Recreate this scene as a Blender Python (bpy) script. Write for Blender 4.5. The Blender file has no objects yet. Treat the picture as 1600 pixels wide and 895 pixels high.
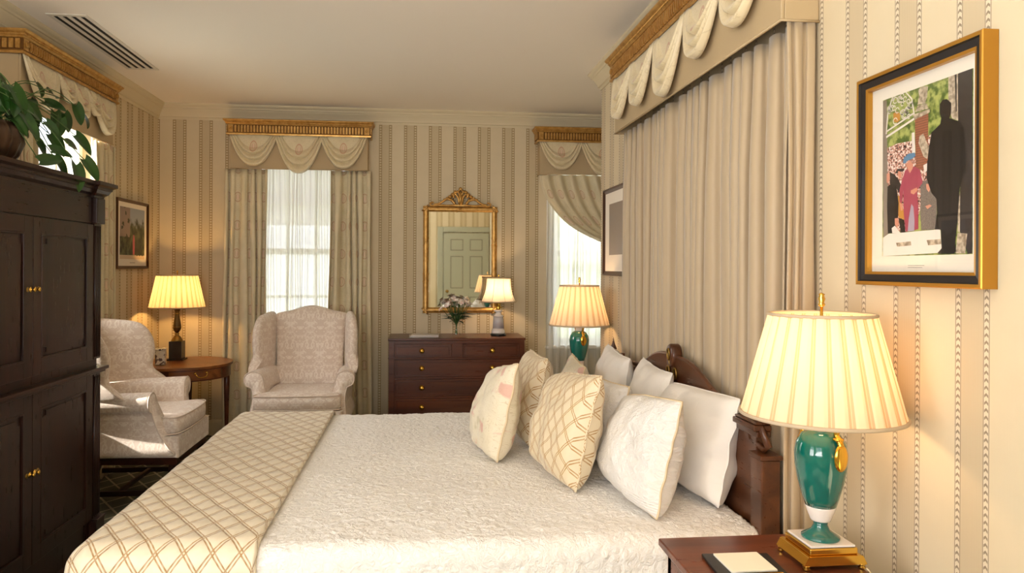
import bpy, math, random
from math import sin, cos, pi, radians, sqrt, atan2
from mathutils import Vector, Matrix, noise
scene = bpy.context.scene
C = scene.collection
R = random.Random(7)

# ------------------------------------------------------------------ camera
F_PX, CX, CY, ROLL, EYE = 1130.0, 775.0, 418.0, 0.005, 1.42
yaw = math.atan(119 / F_PX)
cam_d = bpy.data.cameras.new('camera'); cam = bpy.data.objects.new('camera', cam_d); C.objects.link(cam)
cam_d.sensor_width = 36; cam_d.sensor_fit = 'HORIZONTAL'
cam_d.lens = F_PX * 36 / 1600
cam_d.shift_x = (800 - CX) / 1600; cam_d.shift_y = (CY - 447.5) / 1600
cam_d.clip_start = 0.05; cam_d.clip_end = 200
cam.matrix_world = Matrix.Translation((0, 0, EYE)) @ Matrix.Rotation(-yaw, 4, 'Z') @ Matrix.Rotation(pi / 2, 4, 'X') @ Matrix.Rotation(ROLL, 4, 'Z')
scene.camera = cam

# ------------------------------------------------------------------ world and light
W = bpy.data.worlds.new('World'); scene.world = W; W.use_nodes = True
wn = W.node_tree.nodes; wl = W.node_tree.links; wn.clear()
wo = wn.new('ShaderNodeOutputWorld'); wb = wn.new('ShaderNodeBackground')
wb.inputs[0].default_value = (0.86, 0.91, 1.0, 1); wb.inputs[1].default_value = 3.2
wl.new(wb.outputs[0], wo.inputs[0])

def area(name, loc, target, sx, sy, power, col):
    l = bpy.data.lights.new(name, 'AREA'); l.shape = 'RECTANGLE'; l.size = sx; l.size_y = sy; l.energy = power; l.color = col
    o = bpy.data.objects.new(name, l); C.objects.link(o); o.location = loc
    o.rotation_euler = (Vector(target) - Vector(loc)).to_track_quat('-Z', 'Y').to_euler()
    return o
DAY = (1.0, 0.955, 0.905)
area('added_fill_near', (-0.75, -0.62, 1.45), (-0.5, 0.6, 2.9), 1.6, 1.4, 92, DAY)  # added fill behind the camera, tilted up to brighten the ceiling
area('added_fill_side', (-2.6, .45, 1.5), (-0.7, 1.6, 2.9), 1.3, 1.5, 66, DAY)  # added fill outside the left wall, out of view, also tilted upward
area('daylight_left_window', (-2.9, 4.65, 2.3), (-1.0, 4.65, 0.9), 1.1, 1.6, 60, (1.0, 0.97, 0.93))
area('daylight_back_window', (-1.0, 7.3, 3.0), (-1.0, 6.2, 1.3), 1.2, 1.2, 90, (0.93, 0.96, 1.0))
area('daylight_far_window', (1.6, 7.3, 3.0), (1.6, 6.2, 1.3), 1.2, 1.2, 70, (0.95, 0.98, 0.95))
sun = bpy.data.lights.new('sun', 'SUN'); sun.energy = 22; sun.angle = radians(0.7); sun.color = (1, 0.95, 0.86)
so = bpy.data.objects.new('sun', sun); C.objects.link(so)
so.rotation_euler = Vector((1.0, 0.065, -0.50)).to_track_quat('-Z', 'Y').to_euler()
LAMP_COL = {'near': (1, .64, .33), 'far': (1, .60, .27), 'corner': (1, .56, .18), 'dresser': (1, .66, .36)}
LAMP_W = {'near': 3.3, 'far': 4.2, 'corner': 10.0, 'dresser': 5.0}
vs = scene.view_settings
vs.view_transform = 'Standard'; vs.look = 'None'; vs.gamma = 1; vs.use_curve_mapping = False
vs.exposure = -0.02
scene.cycles.max_bounces = 8; scene.cycles.diffuse_bounces = 5; scene.cycles.transparent_max_bounces = 12
scene.cycles.use_denoising = True; scene.cycles.caustics_reflective = False; scene.cycles.caustics_refractive = False
scene.cycles.sample_clamp_indirect = 4

# ------------------------------------------------------------------ node maths
def lin(*c):
    c = [x / 255 for x in c]
    return tuple(x / 12.92 if x < .04045 else ((x + .055) / 1.055) ** 2.4 for x in c) + (1,)
class V:
    def __init__(s, g, k): s.g, s.k = g, k
    def _(s, op, *a, clamp=False):
        n = s.g.nt.nodes.new('ShaderNodeMath'); n.operation = op; n.use_clamp = clamp
        for i, x in enumerate((s,) + a):
            if isinstance(x, V): s.g.nt.links.new(x.k, n.inputs[i])
            else: n.inputs[i].default_value = x
        return V(s.g, n.outputs[0])
    def __add__(s, o): return s._('ADD', o)
    __radd__ = __add__
    def __sub__(s, o): return s._('SUBTRACT', o)
    def __rsub__(s, o): return (s * -1) + o
    def __mul__(s, o): return s._('MULTIPLY', o)
    __rmul__ = __mul__
    def __truediv__(s, o): return s._('DIVIDE', o)
    def frac(s): return s._('FRACT')
    def floor(s): return s._('FLOOR')
    def abs(s): return s._('ABSOLUTE')
    def gt(s, o): return s._('GREATER_THAN', o)
    def lt(s, o): return s._('LESS_THAN', o)
    def sin(s): return s._('SINE')
    def max(s, o): return s._('MAXIMUM', o)
    def min(s, o): return s._('MINIMUM', o)
    def pow(s, o): return s._('POWER', o)
    def sqrt(s): return s._('SQRT')
    def step(s, a, b):
        n = s.g.nt.nodes.new('ShaderNodeMapRange'); n.interpolation_type = 'SMOOTHSTEP'
        s.g.nt.links.new(s.k, n.inputs[0]); n.inputs[1].default_value = a; n.inputs[2].default_value = b
        return V(s.g, n.outputs[0])
class G:
    def __init__(s, nt): s.nt = nt; s._tc = None
    def tc(s, name):
        if not s._tc: s._tc = s.nt.nodes.new('ShaderNodeTexCoord')
        sp = s.nt.nodes.new('ShaderNodeSeparateXYZ'); s.nt.links.new(s._tc.outputs[name], sp.inputs[0])
        return [V(s, sp.outputs[i]) for i in range(3)]
    def uv(s): return s.tc('UV')[:2]
    def xyz(s): return s.tc('Object')
    def vec(s, x, y, z=0.0):
        n = s.nt.nodes.new('ShaderNodeCombineXYZ')
        for i, q in enumerate((x, y, z)):
            if isinstance(q, V): s.nt.links.new(q.k, n.inputs[i])
            else: n.inputs[i].default_value = q
        return n.outputs[0]
    def noise(s, x, y, z=0.0, scale=5, detail=2, rough=.5, dist=0):
        n = s.nt.nodes.new('ShaderNodeTexNoise'); s.nt.links.new(s.vec(x, y, z), n.inputs['Vector'])
        n.inputs['Scale'].default_value = scale; n.inputs['Detail'].default_value = detail
        n.inputs['Roughness'].default_value = rough; n.inputs['Distortion'].default_value = dist
        return V(s, n.outputs[0])
    def voro(s, x, y, z=0.0, scale=5, feature='F1', col=False):
        n = s.nt.nodes.new('ShaderNodeTexVoronoi'); n.feature = feature
        s.nt.links.new(s.vec(x, y, z), n.inputs['Vector']); n.inputs['Scale'].default_value = scale
        return n.outputs['Color'] if col else V(s, n.outputs['Distance'])
    def mix(s, f, a, b):
        n = s.nt.nodes.new('ShaderNodeMix'); n.data_type = 'RGBA'
        for q, i in ((f, 0), (a, 6), (b, 7)):
            if isinstance(q, V): s.nt.links.new(q.k, n.inputs[i])
            elif hasattr(q, 'is_output'): s.nt.links.new(q, n.inputs[i])
            else: n.inputs[i].default_value = q
        return n.outputs[2]
MATS = {}
def mat(name, color, rough=.6, metal=0.0, fn=None, bump=0.0, dist=.01, **kw):
    """fn(g) -> dict(color=, h=, rough=)"""
    m = bpy.data.materials.new(name); m.use_nodes = True; nt = m.node_tree
    b = nt.nodes['Principled BSDF']
    b.inputs['Base Color'].default_value = color; b.inputs['Roughness'].default_value = rough; b.inputs['Metallic'].default_value = metal
    for k, v in kw.items(): b.inputs[k.replace('_', ' ')].default_value = v
    if fn:
        d = fn(G(nt))
        if 'color' in d: nt.links.new(d['color'], b.inputs['Base Color'])
        if 'rough' in d: nt.links.new(d['rough'].k, b.inputs['Roughness'])
        if 'metal' in d: nt.links.new(d['metal'].k, b.inputs['Metallic'])
        if 'h' in d:
            n = nt.nodes.new('ShaderNodeBump'); n.inputs['Strength'].default_value = bump; n.inputs['Distance'].default_value = dist
            nt.links.new(d['h'].k, n.inputs['Height']); nt.links.new(n.outputs[0], b.inputs['Normal'])
    MATS[name] = m
    return m

def paper(P, ph, axis, dots=False):
    """striped wallpaper: pale stripe, darker ribbed stripe, chevron ribbon at every join"""
    def fn(g):
        p = g.xyz(); u, z = p[axis], p[2]
        t = ((u - ph) / P).frac() * P
        w = .084
        dark = t.lt(w)
        du = (t - w).abs().min(t.min(P - t))            # distance to a join
        band = du.lt(.0085)
        edge = (du - .0080).abs().lt(.0011)
        chev = ((z + du * .9) / .0165).frac()
        ch = (chev - .5).abs().lt(.19) * du.lt(.0058)
        rib = (u * (2 * pi / .0034)).sin()
        if dots: band = du.lt(.0125); edge = (du - .0110).abs().lt(.0020); ch = ((z / .022).frac() - .5).abs().lt(.24) * du.lt(.0075)
        n = g.noise(u, z, 0.0, 9, 3)
        a = g.mix(dark, lin(220, 205, 174), lin(208, 191, 157) if dots else lin(205, 188, 157))
        a = g.mix(dark * rib.gt(0.35) * .30, a, lin(184, 165, 132))
        a = g.mix(band, a, lin(176, 154, 114) if dots else lin(222, 209, 184))
        a = g.mix(((edge + ch).min(1.0)) * .82, a, lin(124, 104, 82)) if not dots else g.mix(edge * .6, g.mix(ch * .8, a, lin(226, 212, 180)), lin(140, 116, 84))
        a = g.mix(n.step(.3, .8) * .10, a, lin(190, 172, 140))
        return dict(color=a, h=rib * .15 + (edge + ch) * .8)
    return fn
mat('wallpaper_right', lin(220, 205, 180), .75, fn=paper(.2212, 1.911, 1), bump=.15, dist=.002)
mat('wallpaper_back', lin(220, 205, 180), .75, fn=paper(.2133, -.128, 0, True), bump=.15, dist=.002)
mat('wallpaper_left', lin(220, 205, 180), .75, fn=paper(.2133, 5.46, 1, True), bump=.15, dist=.002)
mat('ceiling_paint', lin(250, 242, 230), .9)
mat('trim_paint', lin(218, 205, 174), .55)
mat('door_paint', lin(176, 178, 160), .5)
mat('door_groove', lin(120, 116, 102), .6)
mat('white_paint', lin(240, 238, 232), .4)

def f_carpet(g):
    u, v = g.uv(); a = (u / .17 + v / .24); b = (u / .17 - v / .24)
    la = ((a.frac() - .5).abs()).gt(.455); lb = ((b.frac() - .5).abs()).gt(.455)
    n = g.noise(u, v, 0.0, 160, 2)
    c = g.mix(n, lin(78, 80, 64), lin(112, 112, 92))
    c = g.mix((la + lb).min(1.0) * .8, c, lin(190, 178, 146))
    return dict(color=c, h=n)
mat('carpet', lin(95, 95, 78), .95, fn=f_carpet, bump=.5, dist=.004)

def wood(c1, c2, axis=0, scale=1.0):
    def fn(g):
        p = g.xyz(); q = [x * (9 * scale) for x in p]; q[axis] = p[axis] * (.9 * scale)
        n = g.noise(q[0], q[1], q[2], 1.3, 4, .5, .6)
        f = g.noise(q[0], q[1], q[2], 9, 3, .6)
        c = g.mix(n.step(.28, .72), c1, c2)
        c = g.mix(f.step(.45, .8) * .16, c, tuple(x * .35 for x in c1[:3]) + (1,))
        return dict(color=c, rough=f * .10 + .24)
    return fn
mat('dark_mahogany_x', lin(60, 32, 20), .3, fn=wood(lin(40, 18, 10), lin(62, 30, 18), 0), bump=.06, dist=.002, Specular_IOR_Level=.35)
mat('dark_mahogany_y', lin(60, 32, 20), .3, fn=wood(lin(30, 14, 8), lin(48, 23, 14), 1), bump=.06, dist=.002, Specular_IOR_Level=.35)
mat('dark_mahogany_z', lin(60, 32, 20), .3, fn=wood(lin(30, 14, 8), lin(48, 23, 14), 2), bump=.06, dist=.002, Specular_IOR_Level=.35)
mat('dresser_mahogany', lin(90, 46, 30), .3, fn=wood(lin(72, 34, 18), lin(104, 54, 30), 0), bump=.05, dist=.002, Specular_IOR_Level=.45)
mat('headboard_mahogany', lin(100, 58, 36), .3, fn=wood(lin(66, 36, 20), lin(100, 60, 36), 1), bump=.05, dist=.002)
mat('nightstand_mahogany', lin(130, 66, 40), .2, fn=wood(lin(84, 40, 23), lin(128, 68, 41), 0, .8), bump=.03, dist=.002)
mat('table_walnut', lin(120, 72, 38), .2, fn=wood(lin(98, 54, 26), lin(150, 92, 48), 0, .9), bump=.02, dist=.002)

def f_gilt(g):
    p = g.xyz(); n = g.noise(p[0], p[1], p[2], 30, 4, .6); k = g.noise(p[0], p[1], p[2], 6, 2)
    return dict(color=g.mix(n.step(.3, .7), lin(184, 138, 72), lin(212, 168, 98)), h=n, rough=k * .2 + .28)
mat('gilt', lin(205, 155, 75), .35, .7, fn=f_gilt, bump=.12, dist=.002)
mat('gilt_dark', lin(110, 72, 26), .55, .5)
mat('brass', lin(228, 182, 84), .18, 1.0)
mat('old_brass', lin(150, 118, 60), .35, .9)
mat('bronze_body', lin(92, 74, 44), .35, .8)
mat('black_base', lin(34, 30, 26), .25)
mat('gold_leaf', lin(236, 184, 74), .15, 1.0)

def f_diamond(pu, pv, lw, c0, c1, quilt=.6):
    def fn(g):
        u, v = g.uv(); wob = g.noise(u, v, 0.0, 3.0, 1) * .006
        a = ((u + wob) / pu + v / pv).frac(); b = ((u + wob) / pu - v / pv).frac()
        da = (a - .5).abs(); db = (b - .5).abs()
        def dbl(d): return (d - (.5 - lw * 2.2)).abs().lt(lw)
        m = (dbl(da) + dbl(db)).min(1.0)
        st = ((u * 420).sin() * .5 + .5) * .25 + .75
        n = g.noise(u, v, 0.0, 60, 3)
        c = g.mix(n * .5, c0, lin(226, 208, 172))
        c = g.mix(m * st, c, c1)
        puff = (da.max(db) * 2).pow(2.2)
        return dict(color=c, h=(1.0 - puff) * quilt + m * .12 + n * .10)
    return fn
mat('lattice_silk', lin(230, 212, 178), .42, fn=f_diamond(.076, .118, .032, lin(230, 219, 197), lin(172, 134, 84)), bump=.8, dist=.010, Sheen_Weight=.2)
mat('lattice_cushion_silk', lin(230, 212, 178), .45, fn=f_diamond(.056, .084, .030, lin(230, 214, 182), lin(180, 136, 76), .25), bump=.35, dist=.005, Sheen_Weight=.2)

def f_matelasse(g):
    u, v = g.uv()
    def flo(s):
        cu = ((u / s).frac() - .5) * s; cv = ((v / s).frac() - .5) * s
        r = (cu * cu + cv * cv).sqrt(); an = cv._('ARCTAN2', cu)
        pet = (an * 9 + r * 55).sin() * (r / s).step(.48, .12) ; ring = (r * (2 * pi / .030)).sin() * (r / s).step(.45, .2)
        return pet * .5 + ring * .35
    n1 = g.noise(u, v, 0.0, 26, 4, .6, 2.5); n2 = g.noise(u, v, 0.0, 90, 2)
    lines = ((v / .40).frac() - .08).abs().lt(.05) * ((v * (2 * pi / .009)).sin())
    vor = g.voro(u + n1 * .03, v, 0.0, 34, 'DISTANCE_TO_EDGE').step(0.0, .22)
    h = flo(.42) * .7 + n1.step(.40, .60) * .8 + n2 * .2 + lines * .3 + vor * .5
    return dict(color=g.mix(n1.step(.35, .65) * .25, lin(246, 243, 239), lin(240, 234, 222)), h=h)
mat('matelasse', lin(242, 237, 228), .7, fn=f_matelasse, bump=.55, dist=.006, Sheen_Weight=.15)
mat('matelasse_sham', lin(240, 233, 222), .7, fn=f_matelasse, bump=.6, dist=.005)
mat('linen', lin(240, 234, 226), .75, fn=lambda g: dict(h=g.noise(*g.uv(), 0.0, 9, 3, .5, 1.0)), bump=.25, dist=.02, Sheen_Weight=.1)
mat('cream_edge', lin(226, 206, 170), .6)

def mirror_scroll(g, u, v, cw, ch, sc, th=.5, wid=.05, seed=0.0):
    row = (v / ch).floor(); off = (row * .5).frac()
    x = ((((u / cw) + off).frac()) - .5).abs() * cw; y = (v / ch).frac() * ch
    n = g.noise(x, y, seed, sc, 3, .5, 1.9)
    return n, x, y
def f_damask(g):
    u, v = g.uv(); n, x, y = mirror_scroll(g, u, v, .15, .22, 29)
    m = n.step(.50, .53); wv = ((u * 900).sin() * .5 + .5)
    e = ((x / .075) * (x / .075) + ((y - .11) / .11) * ((y - .11) / .11))
    ogee = (e - .85).abs().lt(.10)
    m2 = (m + ogee * .5).min(1.0)
    c = g.mix(m2, lin(216, 197, 180), lin(232, 218, 203))
    return dict(color=c, h=m2, rough=m2 * -.22 + .62)
mat('damask', lin(220, 202, 188), .55, fn=f_damask, bump=.2, dist=.002, Sheen_Weight=.3)
mat('damask_piping', lin(214, 196, 180), .6)

def medallion(base, alt, ring, cw, ch, strength=.8, scroll=True, yellow=None):
    def fn(g):
        u, v = g.uv(); x = ((u / cw).frac() - .5) * cw; y = ((v / ch).frac() - .5) * ch
        r = ((x / .034) * (x / .034) + (y / .042) * (y / .042)).sqrt()
        disc = r.lt(.62); rg = (r - .9).abs().lt(.13); fig = (x.abs()).lt(.006) * r.lt(.55)
        n = g.noise(x.abs(), v, 0.0, 34, 2, .5, 1.5); sc = (n - .5).abs().lt(.022) * r.gt(1.2)
        big = g.noise(u, v, 0.0, 7, 2)
        c = g.mix(big.step(.35, .7) * .5, base, alt)
        c = g.mix(sc * .28 * (x.abs()).lt(cw * .36), c, lin(180, 160, 112))
        c = g.mix((rg + disc * .6).min(1.0) * strength * .75, c, ring)
        c = g.mix(fig * .6, c, lin(240, 214, 196))
        return dict(color=c, h=rg)
    return fn
mat('medallion_drape', lin(206, 190, 152), .5, fn=medallion(lin(222, 208, 174), lin(202, 192, 156), lin(186, 138, 108), .16, .235), bump=.1, dist=.002, Sheen_Weight=.25)
mat('medallion_swag', lin(226, 210, 170), .4, fn=medallion(lin(232, 217, 182), lin(218, 202, 164), lin(204, 146, 116), 1.0, 1.0, .9), bump=.1, dist=.002, Sheen_Weight=.25)
def f_floral(g):
    u, v = g.uv(); n = g.noise(u, v, 3.0, 12, 2, .5, .5); s = g.noise(u, v, 0.0, 24, 2, .5, 2.0)
    c = g.mix(g.noise(u, v, 1.0, 5, 2), lin(240, 231, 210), lin(226, 214, 184))
    c = g.mix((s - .5).abs().lt(.010) * .4, c, lin(186, 162, 114))
    c = g.mix(n.step(.56, .66) * .7, c, lin(218, 158, 142))
    c = g.mix(g.noise(u, v, 7.0, 10, 2).step(.64, .7) * .5, c, lin(186, 176, 132))
    return dict(color=c, h=s)
mat('floral_silk', lin(236, 226, 204), .5, fn=f_floral, bump=.1, dist=.002, Sheen_Weight=.2)
mat('pelmet_cloth', lin(190, 168, 132), .75, fn=lambda g: dict(h=g.noise(*g.uv(), 0.0, 300, 1)), bump=.1, dist=.001)
mat('bed_drape_cloth', lin(186, 166, 136), .5, fn=lambda g: dict(h=g.noise(*g.uv(), 0.0, 14, 3)), bump=.2, dist=.006, Sheen_Weight=.35)

def translucent(name, col, tr_col, mixf, transp=0.0, fn=None):
    m = bpy.data.materials.new(name); m.use_nodes = True; nt = m.node_tree; nt.nodes.clear()
    o = nt.nodes.new('ShaderNodeOutputMaterial'); d = nt.nodes.new('ShaderNodeBsdfDiffuse'); t = nt.nodes.new('ShaderNodeBsdfTranslucent')
    d.inputs[0].default_value = col; t.inputs[0].default_value = tr_col
    if fn:
        c1, c2 = fn(G(nt)); nt.links.new(c1, d.inputs[0]); nt.links.new(c2, t.inputs[0])
    mx = nt.nodes.new('ShaderNodeMixShader'); mx.inputs[0].default_value = mixf
    nt.links.new(d.outputs[0], mx.inputs[1]); nt.links.new(t.outputs[0], mx.inputs[2])
    last = mx
    if transp:
        tp = nt.nodes.new('ShaderNodeBsdfTransparent'); m2 = nt.nodes.new('ShaderNodeMixShader'); m2.inputs[0].default_value = transp
        nt.links.new(mx.outputs[0], m2.inputs[1]); nt.links.new(tp.outputs[0], m2.inputs[2]); last = m2
    nt.links.new(last.outputs[0], o.inputs[0]); MATS[name] = m; return m
translucent('sheer', lin(240, 238, 230), lin(246, 244, 238), .6, .13)
def f_shade(g):
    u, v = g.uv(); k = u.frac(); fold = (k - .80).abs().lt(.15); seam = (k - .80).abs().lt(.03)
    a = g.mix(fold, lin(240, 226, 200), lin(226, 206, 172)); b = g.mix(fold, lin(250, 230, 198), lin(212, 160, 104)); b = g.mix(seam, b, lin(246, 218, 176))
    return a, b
translucent('shade_silk', lin(236, 220, 190), lin(255, 236, 196), .42, 0, fn=f_shade)
translucent('shade_silk_white', lin(244, 236, 220), lin(250, 236, 210), .42)
mat('shade_braid', lin(196, 176, 148), .7)
mat('teal_glaze', lin(14, 118, 108), .08, fn=lambda g: (lambda p: dict(color=g.mix(g.noise(p[0], p[1], p[2], 14, 3), lin(6, 84, 80), lin(18, 118, 104))))(g.xyz()), Coat_Weight=.6, Coat_Roughness=.03)
mat('white_porcelain', lin(236, 228, 222), .12, Coat_Weight=.5)
mat('grey_porcelain', lin(196, 190, 192), .18, Coat_Weight=.4)
mat('mirror_glass', (.80, .82, .78, 1), .02, 1.0)
mat('paper_white', lin(240, 234, 216), .7)
mat('magazine_cover', lin(212, 204, 196), .35)
mat('black_leather', lin(26, 24, 26), .35)
mat('mat_board', lin(238, 230, 216), .8)
mat('frame_gold', lin(190, 138, 52), .35, .7)
mat('frame_black', lin(30, 24, 22), .35)
mat('frame_brown', lin(70, 42, 22), .35)
mat('vent_metal', lin(226, 220, 208), .5)
mat('vent_slot', lin(22, 20, 18), .8)
def f_leaf(g):
    p = g.xyz(); n = g.noise(p[0], p[1], p[2], 20, 2)
    return dict(color=g.mix(n, lin(18, 44, 16), lin(48, 88, 28)))
mat('pothos_leaf', lin(40, 90, 30), .3, fn=f_leaf)
mat('vine_stem', lin(70, 96, 44), .5)
mat('flower_stem', lin(52, 92, 34), .5)
mat('blossom', lin(246, 232, 222), .6, fn=lambda g: (lambda p: dict(color=g.mix(g.noise(p[0], p[1], p[2], 60, 1).step(.5, .68), lin(248, 240, 230), lin(232, 186, 176))))(g.xyz()))
mat('soil', lin(50, 36, 26), .9)
mat('ribbed_metal_pot', lin(78, 58, 42), .32, .6)
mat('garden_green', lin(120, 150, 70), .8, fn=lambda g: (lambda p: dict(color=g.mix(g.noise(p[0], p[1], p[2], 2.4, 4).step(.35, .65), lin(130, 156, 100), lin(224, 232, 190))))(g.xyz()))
mat('porch_paint', lin(190, 180, 196), .8)
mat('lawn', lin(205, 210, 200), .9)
mat('tin_pattern', lin(226, 218, 200), .4, fn=lambda g: (lambda p: dict(color=g.mix(g.noise(p[0], p[1], p[2], 38, 2).step(.5, .55), lin(228, 220, 204), lin(104, 84, 84))))(g.xyz()))
mat('mattress_ticking', lin(230, 224, 214), .8)
m = bpy.data.materials.new('clear_glass'); m.use_nodes = True; nt = m.node_tree; nt.nodes.clear()
o = nt.nodes.new('ShaderNodeOutputMaterial'); a_ = nt.nodes.new('ShaderNodeBsdfTransparent'); b_ = nt.nodes.new('ShaderNodeBsdfGlossy'); b_.inputs['Roughness'].default_value = .02
x_ = nt.nodes.new('ShaderNodeMixShader')
_g = G(nt); lw = nt.nodes.new('ShaderNodeLayerWeight'); lw.inputs[0].default_value = .5; fz = V(_g, lw.outputs['Facing']).pow(4.0) * .55 + .035
nt.links.new(fz.k, x_.inputs[0]); nt.links.new(a_.outputs[0], x_.inputs[1]); nt.links.new(b_.outputs[0], x_.inputs[2]); nt.links.new(x_.outputs[0], o.inputs[0])
MATS['clear_glass'] = m

# ------------------------------------------------------------------ mesh builder
class MB:
    def __init__(s): s.v = []; s.f = []; s.mi = []; s.uvs = []; s.sm = []; s.m = 0
    def add(s, vs, fs, uv=None, smooth=True, M=None):
        n = len(s.v)
        s.v += [tuple(M @ Vector(p)) if M else tuple(p) for p in vs]
        for k, f in enumerate(fs):
            s.f.append([i + n for i in f]); s.mi.append(s.m); s.sm.append(smooth); s.uvs.append([uv[i] for i in f] if uv else None)
        return s
    def box(s, x0, x1, y0, y1, z0, z1, M=None):
        v = [(x, y, z) for z in (z0, z1) for y in (y0, y1) for x in (x0, x1)]
        return s.add(v, [(0, 2, 3, 1), (4, 5, 7, 6), (0, 1, 5, 4), (2, 6, 7, 3), (0, 4, 6, 2), (1, 3, 7, 5)], smooth=False, M=M)
    def grid(s, fn, nu, nv, uvfn=None, cu=False, M=None, flip=False):
        vs = []; uv = []
        for j in range(nv + 1):
            for i in range(nu + 1):
                vs.append(fn(i / nu, j / nv)); uv.append(uvfn(i / nu, j / nv) if uvfn else (0, 0))
        fs = [(j * (nu + 1) + i, j * (nu + 1) + i + 1, (j + 1) * (nu + 1) + i + 1, (j + 1) * (nu + 1) + i) for j in range(nv) for i in range(nu)]
        if flip: fs = [f[::-1] for f in fs]
        return s.add(vs, fs, uv if uvfn else None, True, M)
    def lathe(s, prof, c=(0, 0, 0), n=32, M=None, smooth=True, ribs=0, rib=0):
        vs = []; fs = []
        for (r, z) in prof:
            for i in range(n):
                a = 2 * pi * i / n; rr = r * (1 + (rib * cos(ribs * a) if ribs else 0))
                vs.append((c[0] + rr * cos(a), c[1] + rr * sin(a), c[2] + z))
        for j in range(len(prof) - 1):
            for i in range(n): fs.append((j * n + i, j * n + (i + 1) % n, (j + 1) * n + (i + 1) % n, (j + 1) * n + i))
        if prof[0][0] > 1e-5: fs.append(tuple(range(n))[::-1])
        if prof[-1][0] > 1e-5: fs.append(tuple((len(prof) - 1) * n + i for i in range(n)))
        return s.add(vs, fs, None, smooth, M)
    def prism(s, out, d0, d1, plane='xz', M=None, smooth=False):
        """outline in a plane, extruded along the third axis"""
        def P(a, b, d): return {'xz': (a, d, b), 'xy': (a, b, d), 'yz': (d, a, b)}[plane]
        n = len(out); vs = [P(a, b, d0) for a, b in out] + [P(a, b, d1) for a, b in out]
        fs = [tuple(range(n)), tuple(range(n, 2 * n))[::-1]]
        s.add(vs, fs, None, False, M)
        s.add(vs, [(i, (i + 1) % n + 0, (i + 1) % n + n, i + n)[::-1] for i in range(n)], None, smooth, M)
        return s
    def tube(s, pts, r, n=8, closed=False, M=None):
        pts = [Vector(p) for p in pts]; N = len(pts); vs = []; fs = []
        rs = r if hasattr(r, '__len__') else [r] * N
        ref = None
        for i, p in enumerate(pts):
            if closed: t = pts[(i + 1) % N] - pts[i - 1]
            else: t = pts[min(i + 1, N - 1)] - pts[max(i - 1, 0)]
            t = t.normalized() if t.length > 1e-9 else Vector((0, 0, 1))
            if ref is None: ref = Vector((0, 0, 1)) if abs(t.z) < .9 else Vector((1, 0, 0))
            a = t.cross(ref); a = a.normalized() if a.length > 1e-6 else t.orthogonal().normalized()
            b = a.cross(t).normalized(); ref = b
            for k in range(n):
                q = 2 * pi * k / n; vs.append(p + (a * cos(q) + b * sin(q)) * rs[i])
        for i in range(N if closed else N - 1):
            j = (i + 1) % N
            for k in range(n): fs.append((i * n + k, i * n + (k + 1) % n, j * n + (k + 1) % n, j * n + k))
        if not closed: fs += [tuple(range(n))[::-1], tuple((N - 1) * n + k for k in range(n))]
        return s.add(vs, fs, None, True, M)
    def ball(s, c, r, n=12, sz=1.0, M=None):
        return s.lathe([(max(r * sin(pi * k / 8), 1e-6), -r * sz * cos(pi * k / 8)) for k in range(9)], c, n, M)
    def puff(s, out, t, plane='xz', d=0.0, p=2.6, rings=7, M=None, off=None):
        """cushion: outline filled with a rounded surface of thickness t, centred on depth d"""
        cx = sum(a for a, _ in out) / len(out); cy = sum(b for _, b in out) / len(out); n = len(out)
        def P(a, b, q):
            if off: q += off(a, b)
            return {'xz': (a, q, b), 'xy': (a, b, q), 'yz': (q, a, b)}[plane]
        vs = []; fs = []
        lay = []
        for sgn in (1, -1):
            for k in range(rings + 1):
                a = (k / rings) * pi / 2
                sc = 1 - (1 - cos(a)) * .999 if False else cos(a) ** (2 / p) if k < rings else 0
                h = sin(a) ** (2 / p)
                lay.append((sgn, sc, h))
        idx = []
        for (sgn, sc, h) in lay:
            base = len(vs)
            if sc <= 1e-6:
                vs.append(P(cx, cy, d + sgn * t / 2)); idx.append([base] * n)
            else:
                vs += [P(cx + (a - cx) * sc, cy + (b - cy) * sc, d + sgn * t / 2 * h) for a, b in out]; idx.append([base + i for i in range(n)])
        for g in (0, rings + 1):
            for k in range(rings):
                A, B = idx[g + k], idx[g + k + 1]
                for i in range(n):
                    j = (i + 1) % n; f = [A[i], A[j], B[j], B[i]]
                    if B[i] == B[j]: f = [A[i], A[j], B[i]]
                    if g: f = f[::-1]
                    fs.append(f)
        A, B = idx[0], idx[rings + 1]
        for i in range(n):
            if (Vector(vs[A[i]]) - Vector(vs[B[i]])).length > 1e-6: fs.append([A[i], B[i], B[(i + 1) % n], A[(i + 1) % n]])
        return s.add(vs, fs, None, True, M)
    def build(s, name, mats, parent=None, bevel=0, loc=None, solid=0, subsurf=0, seg=2, sharp=None):
        me = bpy.data.meshes.new(name); me.from_pydata([tuple(v) for v in s.v], [], s.f)
        for mm in (mats if isinstance(mats, (list, tuple)) else [mats]): me.materials.append(MATS[mm])
        me.polygons.foreach_set('material_index', s.mi); me.polygons.foreach_set('use_smooth', s.sm)
        ul = me.uv_layers.new(name='UVMap').data
        for p in me.polygons:
            u = s.uvs[p.index]; n = p.normal; ax = max(range(3), key=lambda i: abs(n[i]))
            for k, li in enumerate(p.loop_indices):
                if u: ul[li].uv = u[k]
                else:
                    c = me.vertices[p.vertices[k]].co
                    ul[li].uv = ((c.y, c.z), (c.x, c.z), (c.x, c.y))[ax]
        me.validate(); me.update()
        o = bpy.data.objects.new(name, me); C.objects.link(o)
        if parent: o.parent = parent
        if loc: o.location = loc
        if solid:
            q = o.modifiers.new('solid', 'SOLIDIFY'); q.thickness = solid; q.offset = 0
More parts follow.
